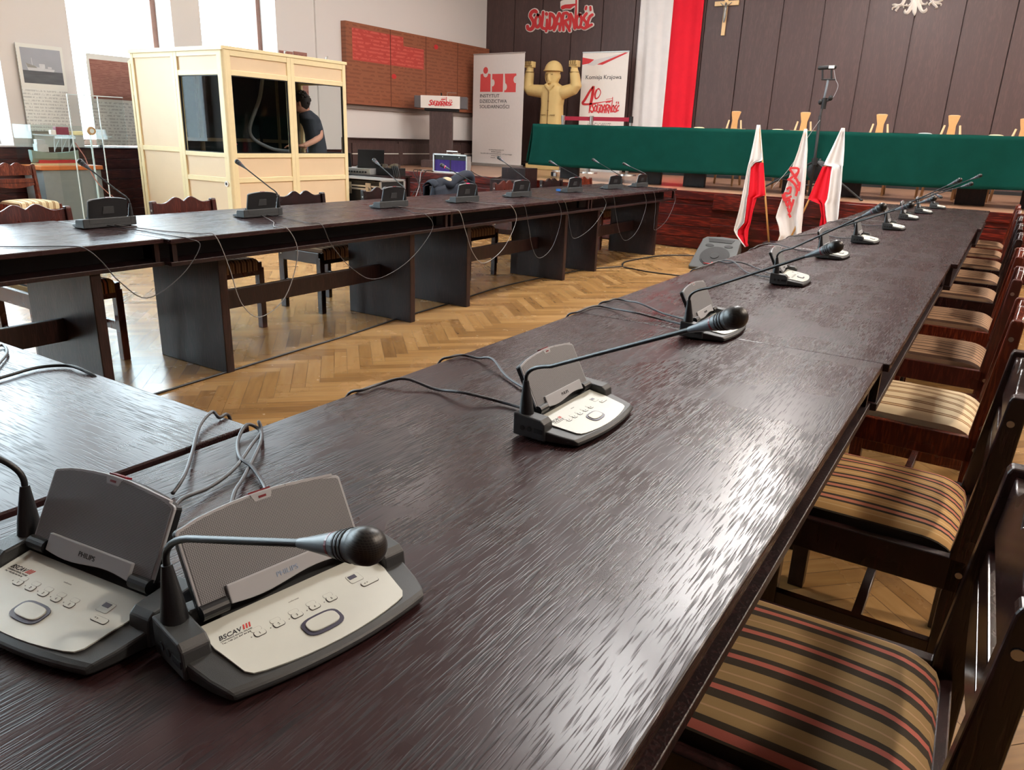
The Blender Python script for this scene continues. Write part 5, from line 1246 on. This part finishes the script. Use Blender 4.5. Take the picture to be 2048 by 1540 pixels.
MB().box(-.325, -.05, 0, .325, .05, .02).box(-.325, -.05, .255, .325, .05, .275).box(-.325, -.05, 0, -.30, .05, .275).box(.30, -.05, 0, .325, .05, .275).build('aluminium_frame', ALU, pc, bevel=.002)
s = MB()
for k in range(46): s.box(-.298+k*.013, -.03, .02, -.298+k*.013+.009, -.018, .19)
s.box(-.30, -.018, .02, .30, .03, .19); s.build('purple_lining', PURPLE, pc)
MB().box(-.30, -.035, .19, .30, .03, .256).box(-.008, -.036, .02, .008, -.017, .19).build('black_strip', BLACKM, pc)
MB().tube([(-.09, 0, .27), (-.09, 0, .315), (.11, 0, .315), (.11, 0, .27)], .01, 8).build('handle', METAL, pc)
for sx in (-.14, .17): MB().cyl((sx, -.036, .235), (sx, -.045, .235), .008).build('rivet', METAL, pc)
q = onY(1031, 335, 8.95); sbx = thing('wooden_step_box', 'dark brown wooden step box against the stage riser', 'step box', (q.x, 8.95, 0))
MB().box(-.21, -.02, 0, .17, .3, .86).build('tall_block', TLEG, sbx, bevel=.005)
MB().box(-.21, -.3, 0, .22, -.02, .71).build('low_block', TLEG, sbx, bevel=.005)
q = onZ(1108, 352, SZ); o = MB().box(-.045, -.02, 0, .0, .02, .06).box(0, -.022, .0, .045, .02, .05, mi=1).build('floor_socket', [BLACKM, WHITEP], loc=(q.x, q.y, SZ)); tag(o, 'small black and white floor socket on the stage', 'socket')

# ------------------------------------------------------------------ technician table with laptops and mixer
tt = thing('equipment_table', 'small dark table with laptops and amplifiers right of the booth', 'table', (-7.25, 7.73, 0))
MB().box(-.6, -.28, .70, .55, .28, .725).build('tabletop', TLEG, tt, bevel=.004)
for sx in (-.56, .51):
    for sy in (-.24, .24): MB().box(sx-.02, sy-.02, 0, sx+.02, sy+.02, .70).build('leg', TLEG, tt)
def laptop(label, x, y, a, z=.726, tilt=18):
    t = thing('laptop', label, 'laptop', (x, y, z), R(a), 'open laptops on the equipment table')
    MB().box(-.17, -.12, 0, .17, .12, .018).build('keyboard_base', BLACKM, t, bevel=.004)
    th = R(tilt); MB().prism([(-.17, 0), (.17, 0), (.17, .24), (-.17, .24)], (0, -.12, .018), (1, 0, 0), (0, -math.sin(th), math.cos(th)), .008).build('screen_lid', BLACKM, t, bevel=.003)
    return t
am = thing('amplifier', 'flat silver amplifier with front knobs under the tilted laptop', 'amplifier', (-7.27, 7.68, .726), R(10))
MB().box(-.24, -.2, 0, .24, .2, .075).build('amplifier_case', ALU, am, bevel=.003)
s = MB()
for k in range(8): s.cyl((-.12+.042*k, -.2, .03), (-.12+.042*k, -.215, .03), .012, seg=10)
s.build('knob_row', BLACKM, am)
laptop('black laptop leaning on the silver amplifier', -7.20, 7.74, 48, z=.802, tilt=24)
laptop('black laptop half hidden by the booth edge', -7.62, 7.66, 25, z=.726, tilt=8)
cb = thing('cable_box', 'black box full of adapters beside the silver amplifier', 'box', (-6.86, 7.77, .726), R(8))
MB().box(-.16, -.1, 0, .16, .1, .09).build('box_body', BLACKM, cb, bevel=.004)
s = MB()
random.seed(5)
for k in range(9): x_ = random.uniform(-.1, .13); s.box(x_, -.06, .09, x_+.035, -.01, .09+random.uniform(.02, .06))
s.build('adapters', METAL, cb)
s = MB().tube(smooth_path([(-.14, -.03, .1), (-.14, -.03, .13), (-.04, -.03, .13), (-.04, -.03, .1)]), .006, 6); s.build('wire_handle', METAL, cb)
random.seed(11)
for k in range(4):
    x0 = -6.80+.03*k; cable([(x0, 7.72, .82), (x0+.05, 7.67, .84), (x0+.13, 7.62, .70), (x0+.14, 7.60, .4), (x0+.16+.05*k, 7.62, .1), (x0+.22+.06*k, 7.7, .012)], ['leftmost', 'second', 'third', 'rightmost'][k]+' of the cables hanging right of the cable box', r=.006, m=CABLEB, name='hanging_cable', group='cables hanging from the cable box')
for k in range(4):
    q = onY(850-8*k, 345, 9.25); e_ = onY(805+k*14 if k < 3 else 842, 392, 8.4)
    cable([(q.x, 9.45, SZ+.01), (q.x, 9.26, SZ+.012), ((q.x+e_.x)/2, 8.9, .5), (e_.x, 8.4, .25), (e_.x-.05, 8.0, .01)], ['leftmost', 'second', 'third', 'rightmost'][k]+' of the cables falling off the stage edge left of the purple case', r=.006, m=CABLEW if k == 1 else CABLEB, name='stage_cable', group='cables falling off the stage edge')
cable([onZ(x, y, SZ+.006) for x, y in ((938, 338), (955, 350), (985, 357), (1012, 350), (1040, 342))], 'thin black cable on the stage floor before the tall pale banner', r=.006, m=CABLEB, name='stage_cable', group='cable on the stage floor')
rc_ = thing('road_case', 'black road case with silver edges and butterfly latches beside the booth', 'case', (-6.70, 7.18, 0), 0)
MB().box(-.5, -.22, .02, .38, .22, .60).box(-.5, -.22, .62, .38, .22, .70).build('case_body', BLACKM, rc_, bevel=.004)
s = MB()
for z_ in (.585, .62, .69): s.box(-.51, -.228, z_, .388, -.205, z_+.02)
s.box(.372, -.228, .02, .392, -.205, .71); s.box(-.51, -.228, .69, .392, .23, .712); s.box(.372, .2, .02, .392, .23, .71)
s.build('aluminium_edging', ALU, rc_, bevel=.002)
for x_ in (-.12, .2):
    lc = MB().box(x_-.045, -.236, .53, x_+.045, -.226, .67).build('latch_dish', METAL, rc_, bevel=.006); MB().cyl((x_, -.237, .60), (x_, -.25, .60), .022, seg=14).build('latch_wing', METAL, lc)

# ------------------------------------------------------------------ floor loudspeaker
fs = thing('floor_loudspeaker', 'black wedge loudspeaker lying on the parquet below the flags', 'loudspeaker', (-2.47, 7.87, 0), R(4))
th = R(33); up_ = Vector((0, math.cos(th), math.sin(th))); n_ = Vector((0, -math.sin(th), math.cos(th))); o_ = Vector((0, -.16, .03))
outl = [(-.22, 0), (.22, 0), (.23, .02), (.205, .47), (.17, .51), (.0, .525), (-.17, .51), (-.205, .47), (-.23, .02)]
MB().prism(outl, o_-n_*.14, (1, 0, 0), up_, .14).build('cabinet', mat('worn_black_cabinet', srgb(66, 68, 68), .5, noise=.1, bump=.3, bscale=400), fs, bevel=.012, seg=3)
def disc(cx, cy, rx, ry, d0, d1, m, nm, n=28):
    return MB().prism([(cx+rx*math.cos(2*math.pi*k/n), cy+ry*math.sin(2*math.pi*k/n)) for k in range(n)], o_+n_*d0, (1, 0, 0), up_, d1).build(nm, m, fs)
disc(0, .19, .155, .155, -.004, .010, BLACKM, 'woofer_ring'); disc(0, .19, .14, .14, .004, .008, mat('speaker_cone', srgb(18, 17, 18), .6, noise=.1, bump=.5, bscale=300), 'woofer_grille')
disc(0, .19, .045, .045, .012, .006, PLASTD, 'dust_cap')
MB().prism([(-.12, .42), (.12, .42), (.14, .475), (-.14, .475)], o_+n_*.0005, (1, 0, 0), up_, .004).build('horn_mouth', BLACKM, fs)
disc(-.1, .365, .045, .022, .0005, .003, BLACKM, 'bass_port'); disc(.1, .365, .045, .022, .0005, .003, BLACKM, 'bass_port')
MB().prism([(.0, .055), (.07, .055), (.07, .085), (.0, .085)], o_+n_*.013, (1, 0, 0), up_, .004).build('red_badge', REDP, fs)
MB().prism([(-.06-.02, .03+.03), (-.0, .03+.03), (-.0, .055), (-.08, .055)], o_+n_*.013, (1, 0, 0), up_, .004).build('badge_edge', REDP, fs)

# ------------------------------------------------------------------ tripod stand on stage with bar-shaped sensor
tr = thing('tripod_stand', 'tall black tripod stand on the stage edge with a sensor bar on top', 'tripod', (-1.96, 9.62, SZ))
def tp(px, py, Y=9.6): q = onY(px, py, Y); return (q.x+1.96, Y-9.62, q.z-SZ)
MB().tube([tp(1618, 392), tp(1629, 322), tp(1640, 232)], .017, 12).build('lower_pole', BLACKM, tr, smooth=True)
MB().tube([tp(1640, 236), tp(1650, 190), tp(1656, 160)], .013, 12).build('upper_pole', PLASTM, tr, smooth=True)
MB().tube([tp(1629, 330), tp(1630, 316)], .035, 12).build('hub', BLACKM, tr)
MB().tube([tp(1646, 218), tp(1650, 196)], .028, 12).tube([tp(1640, 206), tp(1658, 200)], .012, 10).build('clamp_collar', BLACKM, tr)
for a_ in ((1641, 204), (1661, 196)): q = tp(*a_); MB().ell(q, .026, .026, .03).build('clamp_knob', BLACKM, tr, smooth=True)
feet = [tp(1722, 403, 9.56), tp(1508, 384, 9.7), (.18, .42, .012)]
for f_ in feet:
    f_ = (f_[0], f_[1], .012); g = MB().tube([tp(1630, 322), f_], [.013, .011], 10).build('tripod_leg', BLACKM, tr); MB().ell(f_, .02, .02, .012).build('rubber_foot', BLACKM, g)
    MB().tube([tp(1622, 372), tuple(Vector(tp(1630, 322))*.45+Vector(f_)*.55)], .006, 8).build('leg_brace', BLACKM, tr)
b0, b1 = tp(1636, 136), tp(1673, 134)
MB().tube([b0, (b0[0]+.01, b0[1], b0[2]), (b1[0]-.01, b1[1], b1[2]), b1], [.012, .022, .022, .014], 14).build('sensor_bar', BLACKM, tr, smooth=True)
q = tp(1664, 134); MB().box(q[0]-.03, q[1]-.024, q[2]-.016, q[0]+.03, q[1]-.018, q[2]+.014).build('white_label', WHITEP, tr)
MB().tube([tp(1645, 138), tp(1645, 158)], .011, 8).tube([tp(1663, 138), tp(1663, 158)], .011, 8).tube([tp(1643, 159), tp(1671, 159)], .008, 8).build('bracket', BLACKM, tr)
MB().tube(smooth_path([tp(1668, 140), tp(1671, 158), tp(1676, 172), tp(1668, 192), tp(1660, 200)]), .0035, 6).tube(smooth_path([tp(1640, 240, 9.58), tp(1612, 280, 9.55), tp(1590, 320, 9.52), tp(1572, 345, 9.5), tp(1545, 376, 9.5)]), .0035, 6).build('sensor_wire', CABLEW, tr)
bg = thing('black_sandbag', 'black bag hanging under the tripod hub', 'bag', (-1.93, 9.70, SZ+.0))
s = MB().ell((0, .0, .30), .13, .05, .12, nu=20, nv=12).tube([(0, 0, .35), (0, 0, .44)], [.03, .012], 8); s.build('bag_body', BLACKM, bg, smooth=True)

# ------------------------------------------------------------------ three flags in a holder
FY = 8.92
def flag(label, tip, base, rows, kind):
    """rows: (py, left px, split px, right px); the split parts two colours"""
    tq = onY(*tip, FY); bq = onY(*base, FY)
    fbx = bq+(bq-tq)*((bq.z-.05)/(tq.z-bq.z))
    t = thing('flag_on_pole', label, 'flag', (fbx.x, FY, .0), 0, 'small flags standing before the stage'); O = Vector((fbx.x, FY, 0))
    MB().tube([fbx-O, tq-O], [.011, .009], 10).build('pole', POLEW, t, smooth=True)
    def cloth(l, r, m, nm, fo):
        rs_ = [q for q in rows if q[r]-q[l] > .5 or (r == 3 and l == 1)]
        def fn(u, v):
            k = v*(len(rs_)-1); i = min(int(k), len(rs_)-2); f = k-i; A, B = rs_[i], rs_[i+1]
            py = A[0]+(B[0]-A[0])*f; xl = A[l]+(B[l]-A[l])*f; xr_ = A[r]+(B[r]-A[r])*f
            lift = (A[4]+(B[4]-A[4])*f) if len(A) > 4 else 0
            q = onY(xl+(xr_-xl)*u, py+lift*(u if l == 2 else 0), FY); w_ = .015+.03*v
            return q-O+Vector((0, -.015-w_*math.sin(u*7+fo)-.5*w_*math.sin(u*15+fo*2), 0))
        o = MB().grid(fn, 24, 40).build(nm, m, t, smooth=True, fix=False); o.modifiers.new('cloth', 'SOLIDIFY').thickness = .003
        return o
    return t, O, cloth
t, O, cloth = flag('white over red flag leaning left, first of the three', (1519, 250), (1538, 487),
    [(250, 1515, 1522, 1522), (285, 1508, 1525, 1525), (321, 1500, 1528, 1528), (325, 1499, 1512, 1528), (335, 1497, 1503, 1529), (390, 1486, 1498, 1532), (396, 1485, 1496, 1515), (420, 1480, 1494, 1508), (445, 1473, 1491, 1503), (459, 1470, 1478, 1499), (470, 1476, 1477, 1498), (493, 1493, 1494, 1496)], 'rw')
cloth(1, 2, WHITEF, 'white_field', 0); cloth(2, 3, REDF, 'red_field', 2)
t, O, cloth = flag('white flag with red brush lettering, middle of the three', (1613, 258), (1556, 487),
    [(258, 1610, 1612, 1615), (300, 1598, 1608, 1616), (340, 1584, 1600, 1614), (380, 1572, 1592, 1611), (420, 1558, 1586, 1608), (434, 1554, 1584, 1607), (452, 1560, 1582, 1605), (470, 1563, 1580, 1604), (481, 1558, 1580, 1602)], 'w')
cloth(1, 3, WHITEF, 'white_field', 1)
MS = [[(1582, 336), (1600, 338), (1592, 358)], [(1582, 338), (1592, 352), (1600, 366)], [(1578, 360), (1590, 352), (1600, 344)], [(1580, 357), (1592, 368), (1597, 380), (1594, 392)], [(1576, 378), (1584, 374), (1582, 386), (1572, 386), (1574, 396), (1586, 392)], [(1568, 388), (1572, 400), (1584, 398)], [(1574, 402), (1578, 412), (1582, 402), (1586, 412), (1590, 398)], [(1578, 414), (1582, 424), (1586, 412)], [(1580, 426), (1584, 434)], [(1598, 372), (1602, 364), (1600, 382)]]
s = MB()
for m_ in MS:
    pts = smooth_path([onY(x, y, FY)-O+Vector((0, -.052, 0)) for x, y in m_], 4)
    s.tube([p_ for p_ in pts], [.014]*len(pts), 6)
s.v = [(x, -.066+(y+.066)*.25-.002, z) for x, y, z in s.v]
s.build('red_brush_lettering', REDP, t)
t, O, cloth = flag('white and red flag leaning right, third of the three', (1688, 256), (1600, 437),
    [(256, 1684, 1684, 1691), (300, 1663, 1663, 1690), (330, 1648, 1648, 1688), (333, 1646, 1664, 1687), (380, 1625, 1658, 1684), (398, 1617, 1655, 1682), (408, 1640, 1650, 1681), (430, 1644, 1652, 1679), (452, 1640, 1656, 1676)], 'rw')
cloth(2, 3, WHITEF, 'white_field', 0)
cloth(1, 2, REDF, 'red_field', 2)
fh = thing('flag_holder', 'dark wooden holder box with the three flags before the stage', 'flag holder', (-2.12, FY, 0))
MB().box(-.22, -.12, 0, .22, .12, .08).box(-.12, -.10, .08, .12, .14, .22).build('holder_block', TLEG, fh, bevel=.004)

# ------------------------------------------------------------------ ceiling lights
def clight(label, x, y, w, l, m, grp):
    t = thing('ceiling_light', label, 'ceiling light', (x, y, ZC), 0, grp)
    MB().box(-w/2-.03, -l/2-.03, -.05, w/2+.03, l/2+.03, 0).build('fixture_frame', WHITEP, t, bevel=.004)
    MB().box(-w/2, -l/2, -.056, w/2, l/2, -.051).build('diffuser', m, t)
G1 = 'row of ceiling lights over the right tables'; G2 = 'row of ceiling lights over the left tables'
for k, y in enumerate((5.0, 7.4, 9.9)): clight('ceiling light %s over the aisle left of the right tables' % ('nearest the camera', 'halfway to the stage', 'nearest the back wall')[k], -2.0, y, .7, 1.3, LIGHTW, G1)
for k, y in enumerate((1.0, 4.2, 7.4, 10.6)): clight('ceiling light %s over the left side of the hall' % ('nearest the front wall', 'before the booth', 'right of the booth', 'above the lectern')[k], -6.3, y, .5, 1.0, LIGHTM, G2)
for k, x in enumerate((-5.2, -2.2, .8)): clight('added fill light over the stage, %s of three' % ('leftmost', 'middle', 'rightmost')[k], x, 10.1, .4, 1.2, LIGHTM, 'added row of fill lights over the stage')  # unseen fixtures added to brighten the back wall and the banner fronts
WARM = mat('warm_shade', (1, .87, .73, 1), .5, emit=470.0)
for k, y in enumerate((2.6, 6.6, 10.8)):
    t = thing('pendant_lamp', 'warm pendant lamp %s on the right side of the hall' % ('nearest the camera', 'halfway to the stage', 'above the stage')[k], 'pendant lamp', (2.8, y, ZC), 0, 'pendant lamps over the right side')
    MB().cyl((0, 0, -.02), (0, 0, 0), .06).cyl((0, 0, -.22), (0, 0, 0), .008).build('ceiling_rose', METAL, t)
    MB().tube([(0, 0, -.45), (0, 0, -.22)], [.15, .10], 20).build('lamp_shade', WARM, t)

# ------------------------------------------------------------------ daylight
w = bpy.data.worlds.new('sky'); bpy.context.scene.world = w; w.use_nodes = True
bgn = w.node_tree.nodes['Background']; bgn.inputs[0].default_value = (.74, .91, 1.0, 1); bgn.inputs[1].default_value = 18.0
sc = bpy.context.scene
sc.view_settings.view_transform = 'Standard'; sc.view_settings.look = 'None'; sc.view_settings.gamma = 1; sc.view_settings.use_curve_mapping = False
sc.view_settings.exposure = -0.1
sc.cycles.use_denoising = True; sc.cycles.max_bounces = 8; sc.cycles.transparent_max_bounces = 24; sc.cycles.sample_clamp_indirect = 6.0
